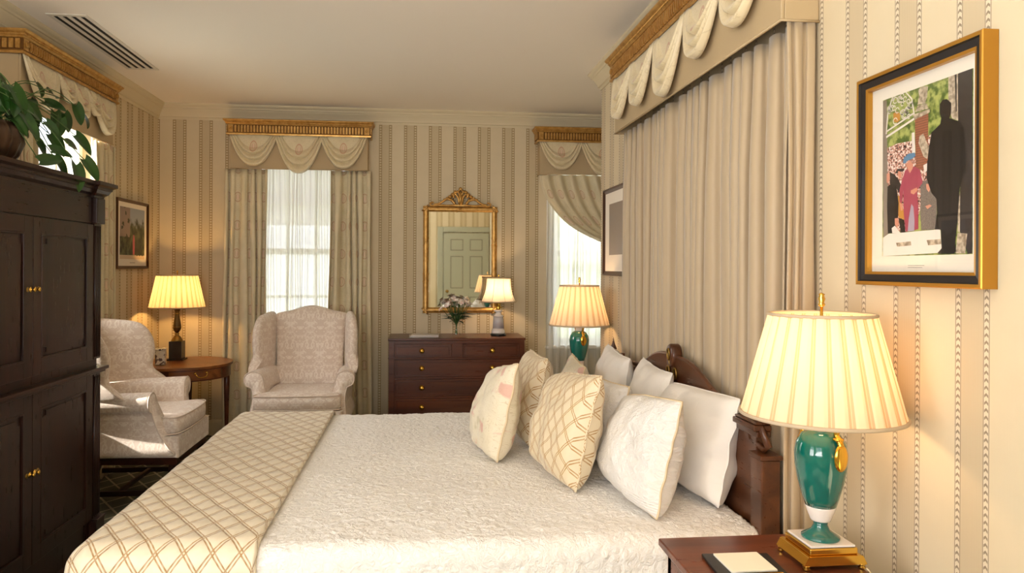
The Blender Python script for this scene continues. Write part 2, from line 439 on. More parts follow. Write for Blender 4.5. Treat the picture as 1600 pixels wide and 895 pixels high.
        if bevel:
            q = o.modifiers.new('bevel', 'BEVEL'); q.width = bevel; q.segments = seg; q.limit_method = 'ANGLE'; q.angle_limit = radians(35); q.harden_normals = True
        if subsurf:
            q = o.modifiers.new('sub', 'SUBSURF'); q.levels = q.render_levels = subsurf
        return o
def tag(o, label=None, cat=None, group=None, kind=None):
    if label: o['label'] = label
    if cat: o['category'] = cat
    if group: o['group'] = group
    if kind: o['kind'] = kind
    return o
def thing(name, loc, rz, label, cat, group=None):
    o = bpy.data.objects.new(name, None); C.objects.link(o); o.empty_display_size = .1
    o.location = loc; o.rotation_euler = (0, 0, rz); return tag(o, label, cat, group)
def struct(o): o['kind'] = 'structure'; return o
def kids(o): return [c for c in bpy.data.objects if c.parent == o]
def copy_tree(o, parent=None):
    ch = kids(o); c = o.copy(); C.objects.link(c)
    if parent: c.parent = parent
    for k in ch: copy_tree(k, c)
    return c
def smooth_poly(pts, n=6, closed=True):
    out = []; N = len(pts)
    rng = range(N) if closed else range(N - 1)
    for i in rng:
        g = lambda k: Vector(pts[k % N] if closed else pts[max(0, min(N - 1, k))])
        p0, p1, p2, p3 = g(i - 1), g(i), g(i + 1), g(i + 2)
        for k in range(n):
            t = k / n
            out.append(tuple(.5 * ((2 * p1) + (p2 - p0) * t + (2 * p0 - 5 * p1 + 4 * p2 - p3) * t * t + (3 * p1 - p0 - 3 * p2 + p3) * t ** 3)))
    if not closed: out.append(tuple(pts[-1]))
    return out

# ------------------------------------------------------------------ room shell
XL, XR, YB, YN, YE, XF, CEIL = -2.18, 1.24, 6.30, -0.30, 4.88, 2.60, 2.77
def wall(name, axis, pos, thick, a0, a1, holes, m):
    """axis 'x': runs along x at y=pos, thickness outward"""
    mb = MB(); hs = sorted(holes); cur = a0
    def bx(p, q, z0, z1):
        lo, hi = sorted((pos, pos + thick))
        if axis == 'x': mb.box(p, q, lo, hi, z0, z1)
        else: mb.box(lo, hi, p, q, z0, z1)
    for (h0, h1, z0, z1) in hs:
        bx(cur, h0, 0, CEIL); bx(h0, h1, 0, z0) if z0 > 0 else None; bx(h0, h1, z1, CEIL); cur = h1
    bx(cur, a1, 0, CEIL)
    return struct(mb.build(name, m))
WIN1 = (-1.42, -.60, .74, 2.36); WIN2 = (1.17, 1.97, .74, 2.36); WINL = (4.16, 5.06, .62, 2.40)
WIN_ADDED_N = (-1.55, .05, .75, 2.45); WIN_ADDED_S = (-.10, 1.02, .75, 2.45)  # two unseen openings, made up to let the fill lights in
struct(MB().box(XL - .2, XF + .2, YN - .2, YB + .2, -.08, 0).build('floor', 'carpet'))
struct(MB().box(XL - .2, XF + .2, YN - .2, YB + .2, CEIL, CEIL + .1).build('ceiling', 'ceiling_paint'))
wall('wall_left', 'y', XL, -.18, YN, YB + .18, [WIN_ADDED_S, WINL], 'wallpaper_left')
wall('wall_back', 'x', YB, .18, XL, XF, [WIN1, WIN2], 'wallpaper_back')
struct(MB().box(XR, XF + .18, YN, YE, 0, CEIL).build('wall_right', 'wallpaper_right'))
struct(MB().box(XF, XF + .18, YE, YB + .18, 0, CEIL).build('wall_alcove', 'wallpaper_right'))
wall('wall_near', 'x', YN, -.18, XL - .18, XR + .2, [WIN_ADDED_N], 'wallpaper_back')

PATH = [(XL, YN), (XL, YB), (XF, YB), (XF, YE), (XR, YE), (XR, YN)]
def sweep_wall(prof, path, closed=True):
    n = len(path); vs = []; fs = []; k = len(prof)
    for i, p in enumerate(path):
        a = Vector(path[i - 1]); b = Vector(p); c = Vector(path[(i + 1) % n])
        if not closed and i == 0: a = b - (c - b)
        if not closed and i == n - 1: c = b + (b - a)
        d1 = (b - a).normalized(); d2 = (c - b).normalized()
        n1 = Vector((d1.y, -d1.x)); n2 = Vector((d2.y, -d2.x)); m = (n1 + n2); m = m / max(m.dot(n1), .2)
        for (o, z) in prof: vs.append((b.x + m.x * o, b.y + m.y * o, z))
    for i in range(n if closed else n - 1):
        j = (i + 1) % n
        for q in range(k - 1): fs.append((i * k + q, j * k + q, j * k + q + 1, i * k + q + 1))
    mb = MB(); mb.add(vs, fs, None, False)
    if not closed: mb.add(vs[:k], [tuple(range(k))], None, False); mb.add(vs[-k:], [tuple(range(k))[::-1]], None, False)
    return mb
crown = [(0, CEIL - .125), (.008, CEIL - .125), (.010, CEIL - .108), (.022, CEIL - .104), (.024, CEIL - .092), (.034, CEIL - .072), (.048, CEIL - .052), (.052, CEIL - .042), (.060, CEIL - .040), (.062, CEIL - .028), (.074, CEIL - .020), (.080, CEIL - .012), (.080, CEIL)]
struct(sweep_wall(crown, PATH).build('trim_1', 'trim_paint'))
base = [(.014, 0), (.014, .105), (.010, .118), (.004, .130), (0, .130)]
struct(sweep_wall(base, PATH).build('baseboard_room', 'trim_paint'))

def window(name, axis, pos, out, w, rows, cols, off):
    """frame with muntins, glass, sill and inner casing set into the wall opening"""
    a0, a1, z0, z1 = w; root = bpy.data.objects.new(name, None); C.objects.link(root); struct(root)
    def bx(mb, p, q, d0, d1, za, zb):
        lo, hi = sorted((pos + out * d0, pos + out * d1))
        mb.box(p, q, lo, hi, za, zb) if axis == 'x' else mb.box(lo, hi, p, q, za, zb)
    f = MB()
    bx(f, a0, a0 + .05, .05, .11, z0, z1); bx(f, a1 - .05, a1, .05, .11, z0, z1)
    bx(f, a0 + .05, a1 - .05, .05, .11, z0, z0 + .06); bx(f, a0 + .05, a1 - .05, .05, .11, z1 - .05, z1)
    zm = (z0 + z1) / 2; bx(f, a0 + .05, a1 - .05, .055, .105, zm - .025, zm + .025)
    for i in range(1, cols):
        x = a0 + .05 + (a1 - a0 - .1) * i / cols; bx(f, x - .011, x + .011, .065, .095, z0 + .06, zm - .025); bx(f, x - .011, x + .011, .065, .095, zm + .025, z1 - .05)
    for h0, h1 in ((z0 + .06, zm - .025), (zm + .025, z1 - .05)):
        for i in range(1, rows):
            z = h0 + (h1 - h0) * i / rows; bx(f, a0 + .05, a1 - .05, .067, .093, z - .011, z + .011)
    f.build('window_frame', 'white_paint', root)
    g = MB(); bx(g, a0 + .04, a1 - .04, .079, .083, z0 + .04, z1 - .03); g.build('window_pane', 'clear_glass', root)
    s_ = MB(); bx(s_, a0 - .07, a1 + .07, -.045, .05, z0 - .03, z0); bx(s_, a0 - .05, a1 + .05, -.012, 0, z0 - .09, z0 - .03); s_.build('window_sill', 'white_paint', root, bevel=.005)
    c = MB(); bx(c, a0 - .06, a0, -.015, 0, z0, z1 + .06); bx(c, a1, a1 + .06, -.015, 0, z0, z1 + .06); bx(c, a0, a1, -.015, 0, z1, z1 + .06); c.build('window_casing', 'white_paint', root, bevel=.003)
    return root
window('window_1', 'x', YB, 1, WIN1, 2, 3, 0)
window('window_2', 'x', YB, 1, WIN2, 2, 3, 0)
window('window_3', 'y', XL, -1, WINL, 2, 3, 0)
window('window_added_near', 'x', YN, -1, WIN_ADDED_N, 2, 4, 0)  # invented window behind the camera, there only for its fill light
window('window_added_side', 'y', XL, -1, WIN_ADDED_S, 2, 4, 0)  # invented off-frame window in the left wall, opening for the side fill

# six-panel door in the wall behind the camera (seen in the mirror)
door = bpy.data.objects.new('door_1', None); C.objects.link(door); struct(door)
dx0, dx1, dy = .42, 1.225, YN + .012
mb = MB(); mb.box(dx0, dx1, YN + .002, dy + .03, .01, 2.03); mb.build('door_leaf', 'door_paint', door, bevel=.004)
pw = (dx1 - dx0 - .36) / 2
for cx0 in (dx0 + .12, dx0 + .24 + pw):
    for (z0, z1) in ((1.72, 1.92), (1.05, 1.62), (.22, .90)):
        mb = MB(); yy = dy + .03
        mb.m = 1; mb.box(cx0, cx0 + pw, yy - .004, yy + .002, z0, z1)
        mb.m = 0; mb.box(cx0 + .012, cx0 + pw - .012, yy, yy + .006, z0 + .012, z1 - .012)
        mb.build('door_panel', ['door_paint', 'door_groove'], door)
mb = MB(); mb.box(dx0 - .11, dx0 - .01, YN, YN + .03, 0, 2.14); mb.box(dx0 - .01, XR - .001, YN, YN + .03, 2.045, 2.14); mb.build('door_casing', 'door_paint', door, bevel=.006)
MB().lathe([(.0001, 0), (.026, .002), (.024, .008), (.010, .014), (.010, .035), (.024, .045), (.028, .056), (.022, .068), (.0001, .074)], n=20, M=Matrix.Translation((dx0 + .06, dy + .03, 1.0)) @ Matrix.Rotation(-pi / 2, 4, 'X')).build('door_knob', 'old_brass', door)

# ceiling vent
v = thing('ceiling_vent', (-1.895, 4.645, CEIL), 0, 'long white slotted air vent set in the ceiling at upper left', 'air vent')
mb = MB(); L2, w2 = .545, .105
mb.box(-w2, w2, -L2, -L2 + .03, -.006, -.0005); mb.box(-w2, w2, L2 - .03, L2, -.006, -.0005)
for i in range(5):
    x = -w2 + i * (2 * w2 - .022) / 4; mb.box(x, x + .022, -L2 + .03, L2 - .03, -.006, -.0005)
mb.build('vent_frame', 'vent_metal', v, bevel=.001)
MB().box(-w2 + .01, w2 - .01, -L2 + .02, L2 - .02, -.002, -.0002).build('slot_backing', 'vent_slot', v)

# garden beyond the windows
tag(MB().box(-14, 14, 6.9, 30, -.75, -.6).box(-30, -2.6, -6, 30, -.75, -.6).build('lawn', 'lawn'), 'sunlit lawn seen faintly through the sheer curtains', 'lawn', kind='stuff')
def bush(loc, r, label):
    mb = MB(); rr = random.Random(int(loc[0] * 100))
    def fn(u, v):
        a, b = u * 2 * pi, v * pi; d = Vector((cos(a) * sin(b), sin(a) * sin(b), -cos(b)))
        k = 1 + .35 * noise.noise(d * 2.3 + Vector(loc)) + .18 * noise.noise(d * 7); return tuple(d * r * k)
    mb.grid(fn, 48, 24); return tag(mb.build('garden_tree', 'garden_green', loc=loc), label, 'tree')
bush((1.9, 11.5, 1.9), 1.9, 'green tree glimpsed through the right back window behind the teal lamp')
struct(MB().box(-3.4, .35, 6.5, 9.0, 2.30, 2.42).box(-3.4, .35, 8.9, 9.0, 1.92, 2.3).build('trim_2', 'porch_paint'))

# ------------------------------------------------------------------ cornices, pelmets, swags, drapes
def cornice(parent, w, depth, h, ends=(1, 1)):
    """gilt box cornice, local: front at y=0 facing -y, x from 0 to w, z from 0 to h, returns run to +y"""
    mb = MB()
    prof = [(0, 0), (.012, 0), (.014, .012), (.006, .020), (.006, h * .66), (.012, h * .68), (.016, h * .74), (.022, h * .78), (.022, h * .84), (.030, h * .88), (.036, h * .95), (.036, h), (0, h)]
    pts = [(0, depth), (0, 0), (w, 0), (w, depth)]
    vs = []; fs = []; k = len(prof)
    for i, (x, y) in enumerate(pts):
        sx = -1 if i < 2 else 1; sy = -1 if i in (1, 2) else 0
        for (o, z) in prof: vs.append((x + sx * o, y + sy * o, z))
    for i in range(3):
        for q in range(k - 1): fs.append((i * k + q, (i + 1) * k + q, (i + 1) * k + q + 1, i * k + q + 1))
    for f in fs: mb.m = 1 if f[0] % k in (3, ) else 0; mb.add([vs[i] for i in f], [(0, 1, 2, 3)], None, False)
    mb.m = 0
    mb.box(0, w, .002, depth, h - .004, h - .001)
    n = int(w / .027); step = (w - .10) / n; zb, zt = .026, h * .62
    for i in range(n):                                    # row of raised tongues
        x = .05 + step * (i + .5)
        out = [(x - step * .31, zb), (x - step * .26, zb - .004), (x + step * .26, zb - .004), (x + step * .31, zb), (x + step * .31, zt - .008), (x + step * .2, zt), (x - step * .2, zt), (x - step * .31, zt - .008)]
        mb.prism(out, -.0135, -.005); mb.prism([(a * .55 + x * .45, b * .8 + (zb + zt) * .1) for a, b in out], -.018, -.0135)
    for i in range(int(w / .0135)): mb.ball((.007 + i * .0135, -.0215, h * .80), .0055, 6)
    for x in (.022, w - .022):                             # corner rosettes
        mb.box(x - .02, x + .02, -.0125, -.005, zb - .006, zt + .004)
        mb.lathe([(.0165, 0), (.0165, .006), (.012, .006), (.011, .003), (.007, .003), (.005, .007), (.0001, .009)], n=16, M=Matrix.Translation((x, -.0125, (zb + zt) / 2)) @ Matrix.Rotation(pi / 2, 4, 'X'))
    nd = max(2, int(depth / .027)); sd = depth / nd
    for side in (0, 1):
        for i in range(nd):
            y = sd * (i + .5); x0 = -.0135 if side == 0 else w + .005
            mb.box(x0, x0 + .0085, y - sd * .34, y + sd * .34, zb, zt)
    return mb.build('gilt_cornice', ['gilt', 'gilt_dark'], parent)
def pelmet(parent, w, depth, z0, z1, m='pelmet_cloth'):
    mb = MB(); t = .012
    mb.box(0, w, 0, t, z0, z1); mb.box(0, t, t, depth, z0, z1); mb.box(w - t, w, t, depth, z0, z1)
    o = mb.build('pelmet', m, parent, bevel=.004)
    MB().tube([(0, depth, z0), (0, -.001, z0), (w, -.001, z0), (w, depth, z0)], .0045, 6).build('piping', m, o)
    return o
def swag(parent, x, w, d, z, mtl='medallion_swag', y0=-.004, skew=0):
    """draped swag hung from a straight top, folds dropping in catenaries to a rounded hem"""
    nf = 3.6
    def fn(u, v):
        s = u * 2 - 1; t = v
        wt = w * (.27 + .23 * t ** 1.1)
        X = s * wt; c = (1 - abs(s) ** 2.3)
        dd = d * (t ** .95)
        Z = -dd * c - .004 * abs(s) * t
        fold = 0
        if t > .40:
            q = (t - .40) / .60; k = (q * 3) % 1 if q < 1 else 1.0
            fold = sin(min(1, k / .82) * pi * .5) * (1 if k < .82 else (1 - (k - .82) / .18)) * (.008 + .028 * c) + .008 * q * c
        X += skew * t * c
        belly = .014 * c * min(1, t * 2.2)
        return (x + X, y0 - .002 - belly * .8 - fold - .004 * t, z + Z)
    mb = MB(); mb.grid(fn, 34, 66, uvfn=lambda u, v: ((u - .5) * w * .8 + .5, .5 + (.36 - v) * d * .95 * .9))
    return mb.build('swag', mtl, parent, solid=.003)
def window_dressing(name, loc, rz, w, depth, swags, label, hz=.125, pz=.275, drops=None):
    t = thing(name, loc, rz, label, 'window valance')
    cornice(t, w, depth, hz); pelmet(t, w - .03, depth - .0, -pz, .004).location = (.015, .014, 0)
    n = len(swags)
    for (x, sw, d, sk) in swags: swag(t, x, sw, d, .004, y0=.010, skew=sk)
    return t
# back window 1: front of cornice at y=6.15
z_c = 2.505
window_dressing('window_valance', (-1.575, 6.15, z_c), 0, 1.15, .149, [(.205, .39, .262, 0), (.572, .40, .315, 0), (.935, .39, .272, 0)], 'gilt cornice with three swags over the window behind the upright wing chair')
window_dressing('window_valance', (1.01, 6.15, z_c), 0, 1.08, .149, [(.20, .38, .245, 0), (.56, .38, .285, 0), (.90, .36, .245, 0)], 'gilt cornice with swags over the partly hidden window at right of the mirror')
window_dressing('window_valance', (-2.05, 3.975, 2.515), pi / 2, 1.17, .129, [(.20, .38, .25, 0), (.46, .20, .16, 0), (.64, .20, .21, 0), (.80, .2, .16, 0), (.97, .36, .25, 0)], 'gilt cornice and floral swags above the sunlit left window', hz=.12, pz=.28)

def drape(name, a, b, top, bot, nf, amp, mtl, seed=0, spread=0.0, nrm=None, edge=0.07, zsub=34, solid=.003, wtop=None):
    """hanging cloth in omega folds from point a to b (xy); fabric coordinates follow the cloth"""
    a, b = Vector(a), Vector(b); d = b - a; L = d.length; d = d / L
    nn = Vector((d.y, -d.x)) if nrm is None else Vector(nrm)
    rr = random.Random(seed); ph = [rr.uniform(-.35, .35) for _ in range(nf + 2)]; am = [rr.uniform(.5, 1.25) for _ in range(nf + 2)]
    N = nf * 14; pts = []
    def P(u, v):
        q = u * nf + .42 * sin(u * nf * 1.3 + seed) * sin(pi * u); k = min(nf, max(0, int(q))); fr = q - k; th = 2 * pi * (q) + (ph[k] * (1 - fr) + ph[k + 1] * fr) * 1.6
        A = amp * (am[k] * (1 - fr) + am[k + 1] * fr) * (.55 + .45 * min(1, v * 5)) * (1 + .12 * sin(v * 5 + k))
        x = u * L + sin(2 * th) * L / nf * .13 + (u - .5) * spread * v + .006 * sin(v * 7 + k * 1.7)
        return x, cos(th) * A
    arc = [0]
    for i in range(N):
        p, q = P(i / N, .5), P((i + 1) / N, .5); arc.append(arc[-1] + math.hypot(p[0] - q[0], p[1] - q[1]))
    def fn(u, v):
        x, y = P(u, v); p = a + d * x + nn * y; return (p.x, p.y, top + (bot - top) * v)
    def uv(u, v): return (arc[min(N, int(round(u * N)))], top + (bot - top) * v)
    mb = MB(); mb.grid(fn, N, zsub, uvfn=uv)
    return mb.build(name, mtl, solid=solid)
D = 'medallion_drape'
tag(drape('window_drape', (-1.60, 6.195), (-1.265, 6.195), 2.228, .02, 5, .036, D, 1, .02), 'medallion drape at the left of the back window, between corner lamp and upright wing chair', 'drape', 'printed window drapes')
tag(drape('window_drape', (-.755, 6.195), (-.425, 6.195), 2.228, .02, 5, .036, D, 2, .05), 'medallion drape between the upright wing chair and the chest of drawers', 'drape', 'printed window drapes')
tag(drape('window_drape', (-2.095, 3.93), (-2.095, 4.20), 2.233, .02, 5, .026, D, 3), 'medallion drape at the near side of the left window, seen behind the potted vine', 'drape', 'printed window drapes')
tag(drape('window_drape', (-2.095, 4.91), (-2.095, 5.22), 2.233, .02, 5, .026, D, 4), 'medallion drape at the far side of the left window beside the small framed picture', 'drape', 'printed window drapes')
tag(drape('sheer_curtain', (-1.32, 6.262), (-.70, 6.262), 2.30, .03, 13, .014, 'sheer', 5, solid=0), 'white sheer curtain glowing behind the upright wing chair', 'sheer curtain', 'sheer curtains')
tag(drape('sheer_curtain', (1.10, 6.262), (2.00, 6.262), 2.30, .03, 16, .014, 'sheer', 6, solid=0), 'white sheer curtain behind the far teal lamp', 'sheer curtain', 'sheer curtains')
# swept-back drape of the right back window
def swept(mb):
    lead = smooth_poly([(1.035, 2.228), (1.06, 2.10), (1.14, 1.95), (1.30, 1.79), (1.55, 1.66), (1.85, 1.56)], 8, False)
    trail = smooth_poly([(1.98, 2.228), (2.02, 2.1), (2.05, 1.95), (2.06, 1.8), (2.06, 1.7), (2.05, 1.62)], 8, False)
    n = len(lead) - 1; nf = 9
    def fn(u, v):
        k = v * n; i = min(n - 1, int(k)); f = k - i
        p = Vector(lead[i]).lerp(Vector(lead[i + 1]), f); q = Vector(trail[i]).lerp(Vector(trail[i + 1]), f)
        c = p.lerp(q, u); y = 6.20 + .016 * sin(u * nf * 2 * pi + 1) * (1.15 - .5 * v); return (c.x, y, c.y)
    mb.grid(fn, nf * 12, 44, uvfn=lambda u, v: (u * 1.6, 2.2 - v * .8))
mb = MB(); swept(mb); tag(mb.build('window_drape', D, solid=.003), 'drape swept aside in a curve over the right back window', 'drape', 'printed window drapes')

# bed canopy on the headboard wall: local x runs along -Y of the room
can = thing('bed_canopy', (1.10, 4.085, 2.495), -pi / 2, 'gilt cornice and pelmet with swags above the bed curtain', 'bed canopy')
cornice(can, 1.95, .139, .13)
pelmet(can, 1.93, .125, -.30, .004).location = (.010, .014, 0)
for (x, w, d) in ((.21, .36, .26), (.56, .36, .265), (.95, .40, .31), (1.34, .38, .25), (1.70, .38, .245)): swag(can, x, w, d, .004, y0=.010)
bc = drape('bed_curtain', (1.176, 4.06), (1.176, 2.185), 2.194, .10, 19, .033, 'bed_drape_cloth', 11, .0)
tag(bc, 'plain taupe bed curtain hanging in folds behind the headboard', 'bed curtain')
tag(drape('bed_curtain', (1.135, 2.152), (1.225, 2.152), 2.194, .10, 2, .012, 'bed_drape_cloth', 12, .0), 'narrow taupe return curtain against the striped wall beside the near lamp', 'bed curtain')

# ------------------------------------------------------------------ bed
BX0, BX1, BY0, BY1, BZ = -.975, 1.06, 2.135, 4.10, .60
bed = thing('bed', (.05, 3.1, 0), 0, 'king size bed with a carved mahogany headboard against the taupe curtain', 'bed')
def L(o, base): return o
mb = MB(); mb.box(-.97, 1.0, -.90, .93, .10, .30); mb.build('box_spring', 'mattress_ticking', bed, bevel=.02)
mb = MB(); mb.box(-.97, 1.0, -.90, .93, .302, .545); mb.build('mattress', 'mattress_ticking', bed, bevel=.05, seg=4)
for x in (-.9, .9):
    for y in (-.82, .85): MB().lathe([(.02, 0), (.03, .03), (.022, .06), (.035, .099)], (x, y, 0), 16).build('leg', 'headboard_mahogany', bed)
hb0, hb1, hx = 2.155 - 3.1, 3.985 - 3.1, 1.085 - .05            # headboard in bed coordinates, front face at hx
hm = (hb0 + hb1) / 2 - .07
body = MB(); body.box(hx - .012, hx + .022, hb0 + .06, hb1 - .06, .25, .905); hbo = body.build('headboard', 'headboard_mahogany', bed, bevel=.003)
for (a, b) in ((hb0 - .015, hb0 + .06), (hb1 - .06, hb1 + .015)):
    mb = MB(); mb.box(hx - .03, hx + .032, a, b, 0, .825); mb.box(hx - .036, hx + .038, a - .006, b + .006, .825, .840)
    mb.build('post', 'headboard_mahogany', hbo, bevel=.004)
mb = MB(); mb.box(hx - .034, hx + .026, hb0 + .03, hb1 - .02, .905, .925); mb.box(hx - .024, hx + .024, hb0 + .03, hb1 - .02, .885, .905); mb.box(hx - .028, hx + .024, hb0 + .03, hb1 - .02, .925, .934)
mb.build('top_rail', 'headboard_mahogany', hbo, bevel=.004)
# serpentine crest
half = [(0, .108), (.10, .108), (.17, .103), (.26, .085), (.36, .050), (.47, .018), (.58, .006), (.70, .003), (.82, .003)]
top = [(hm - a, .934 + z) for a, z in reversed(half)] + [(hm + a, .934 + z) for a, z in half[1:]]
ts = smooth_poly(top, 5, False)
mb = MB(); mb.prism([(ts[0][0], .930)] + ts + [(ts[-1][0], .930)], hx - .008, hx + .012, 'yz'); mb.build('crest_panel', 'headboard_mahogany', hbo)
mb = MB(); mb.tube([(hx + .002, y, z) for y, z in ts], .011, 8); mb.build('crest_moulding', 'headboard_mahogany', hbo)
mb = MB(); mb.lathe([(.0001, -.022), (.040, -.022), (.044, -.016), (.044, .016), (.040, .022), (.0001, .022)], n=24, M=Matrix.Translation((hx, hm, 1.048)) @ Matrix.Scale(1.15, 4, (0, 0, 1)) @ Matrix.Rotation(pi / 2, 4, 'Y'))
mb.build('crest_roundel', 'headboard_mahogany', hbo)
mb = MB()
def ring(mb, y, z, ry, rz, r=.0035): mb.tube([(hx - .026, y + ry * cos(a * pi / 12), z + rz * sin(a * pi / 12)) for a in range(24)], r, 6, True)
ring(mb, hm, 1.054, .012, .024); mb.tube([(hx - .024, hm, 1.04), (hx - .018, hm, .985)], .003, 6)
for s in (-1, 1): mb.tube([(hx - .012, hm + s * .042 + .017 * cos(a * pi / 12), .975 + .024 * sin(a * pi / 12)) for a in range(24)], .0045, 6, True)
mb.build('crest_ornament', 'old_brass', hbo)
for y in (hb1 - .01, ):
    MB().lathe([(.014, 0), (.020, .010), (.012, .022), (.019, .040), (.010, .062), (.004, .082), (.0001, .105)], (hx, y, .930), 14).build('finial', 'headboard_mahogany', hbo)
MB().box(hx - .012, hx + .012, hb1 - .20, hb1 - .17, .934, .965).build('peg', 'headboard_mahogany', hbo, bevel=.004)
# open fret between the rail and the near post
mb = MB(); fr = [(hb0 - .01, .865), (hb0 + .045, .925), (hb0 + .13, .925), (hb0 + .10, .865), (hb0 + .02, .852)]
mb.tube([(hx - .004, y, z) for y, z in fr], .013, 4, True); mb.build('fretwork', 'headboard_mahogany', hbo)
mb = MB(); fr2 = [(hb1 - (y - hb0), z) for y, z in fr]; mb.tube([(hx - .004, y, z) for y, z in fr2], .013, 4, True); mb.build('fretwork', 'headboard_mahogany', hbo)

def emboss(s, t):
    """raised flower heads, stems and ribbed bands of the quilted cloth"""
    k = .40; i, j = math.floor(s / k), math.floor(t / k); a = s - (i + .5) * k; b = t - (j + .5) * k + .03 * sin(i * 2.1)
    r = math.hypot(a, b); an = atan2(b, a)
    f = 0
    if r < .135: f = abs(sin(an * 7 + i)) ** .6 * min(1, r / .03) * (1 - (r / .135) ** 3) * (.75 + .25 * sin(r * 190))
    n = noise.noise(Vector((s * 21, t * 21, 4))); v = max(0, 1 - abs(n) * 7) * (1 if r > .13 else .2)
    band = .7 * max(0, sin(s * 2 * pi / .018)) if abs(((s + .2) % k) - k / 2) > k / 2 - .028 else 0
    return f * .0075 + v * .0045 + band * .0032
def cover(x0, x1, y0, y1, zt, r, drop, foot=True, nu=60, nv=70, wav=.006, seed=0.0, sag=0.0, xend=None):
    """cloth over the bed: flat top, rounded edges, falling on both sides and at the foot"""
    ix0, iy0, iy1 = x0 + r, y0 + r, y1 - r
    arcl = r * pi / 2 + drop
    s0 = ix0 - (arcl if foot else 0)
    def fn(u, v):
        s = s0 + (x1 - s0) * u; t = iy0 - arcl + (iy1 - iy0 + 2 * arcl) * v
        ox = min(0, s - ix0); oy = (t - iy0) if t < iy0 else (t - iy1 if t > iy1 else 0)
        dd = math.hypot(ox, oy); px = max(s, ix0); py = min(max(t, iy0), iy1); z = zt
        w = noise.noise(Vector((s * 3, t * 3, seed))) * wav + noise.noise(Vector((s * 11, t * 11, seed))) * wav * .35; em = emboss(s, t); vert = 0
        if dd > 1e-9:
            nx, ny = ox / dd, oy / dd
            if dd < r * pi / 2: h = r * sin(dd / r); z = zt - r * (1 - cos(dd / r))
            else:
                h = r; e = dd - r * pi / 2; z = zt - r - e
                fl = noise.noise(Vector((s * 5 + 7, t * 5, seed + 3))); h += min(e * .10, .04) + fl * min(e, .2) * .12
            vert = min(1, dd / (r * pi / 2)); px += nx * (h + em * vert); py += ny * (h + em * vert)
        return (px, py, z + w + em * (1 - vert))
    def uv(u, v): return (s0 + (x1 - s0) * u, iy0 - arcl + (iy1 - iy0 + 2 * arcl) * v)
    mb = MB(); mb.grid(fn, nu, nv, uvfn=uv); return mb
tag(cover(BX0, BX1 - .005, BY0, BY1, BZ, .055, .42, nu=330, nv=400, wav=.004).build('bedspread', 'matelasse', solid=.006), 'white quilted floral bedspread covering the bed', 'bedspread')
def throw():
    r, drop, x1 = .075, .34, -.475; zt = BZ + .030
    x0, y0, y1 = BX0 - .025, BY0 - .024, BY1 + .024
    ix0, iy0, iy1 = x0 + r, y0 + r, y1 - r; arcl = r * pi / 2 + drop; s0 = ix0 - arcl; T = .024
    def base(s, t, lift):
        ox = min(0, s - ix0); oy = (t - iy0) if t < iy0 else (t - iy1 if t > iy1 else 0)
        dd = math.hypot(ox, oy); px = max(s, ix0); py = min(max(t, iy0), iy1); z = zt + lift; rr = r + lift
        w = noise.noise(Vector((s * 4, t * 4, 5))) * .005 + noise.noise(Vector((s * 14, t * 14, 5))) * .003
        if dd > 1e-9:
            nx, ny = ox / dd, oy / dd
            if dd < r * pi / 2: h = rr * sin(dd / r); z = zt - r + rr * cos(dd / r)
            else:
                e = dd - r * pi / 2; h = rr + min(e * .12, .05) + noise.noise(Vector((s * 5, t * 5, 9))) * min(e, .2) * .12; z = zt - r - e
            px += nx * h; py += ny * h
        return (px, py, z + w)
    nu, nv, ne = 70, 110, 7
    def fn(u, v):
        t = iy0 - arcl + (iy1 - iy0 + 2 * arcl) * v; k = u * (nu + ne)
        if k <= nu: s = s0 + (x1 - s0) * k / nu; return base(s, t, 0)
        a = (k - nu) / ne * pi; return base(x1 + sin(a) * T * .62, t, -(1 - cos(a)) / 2 * (T - .002))
    mb = MB(); mb.grid(fn, nu + ne, nv, uvfn=lambda u, v: (s0 + (x1 - s0) * u * 1.06, iy0 - arcl + (iy1 - iy0 + 2 * arcl) * v))
    return mb.build('bed_throw', 'lattice_silk')
tag(throw(), 'gold lattice quilted throw folded across the foot of the bed', 'throw')

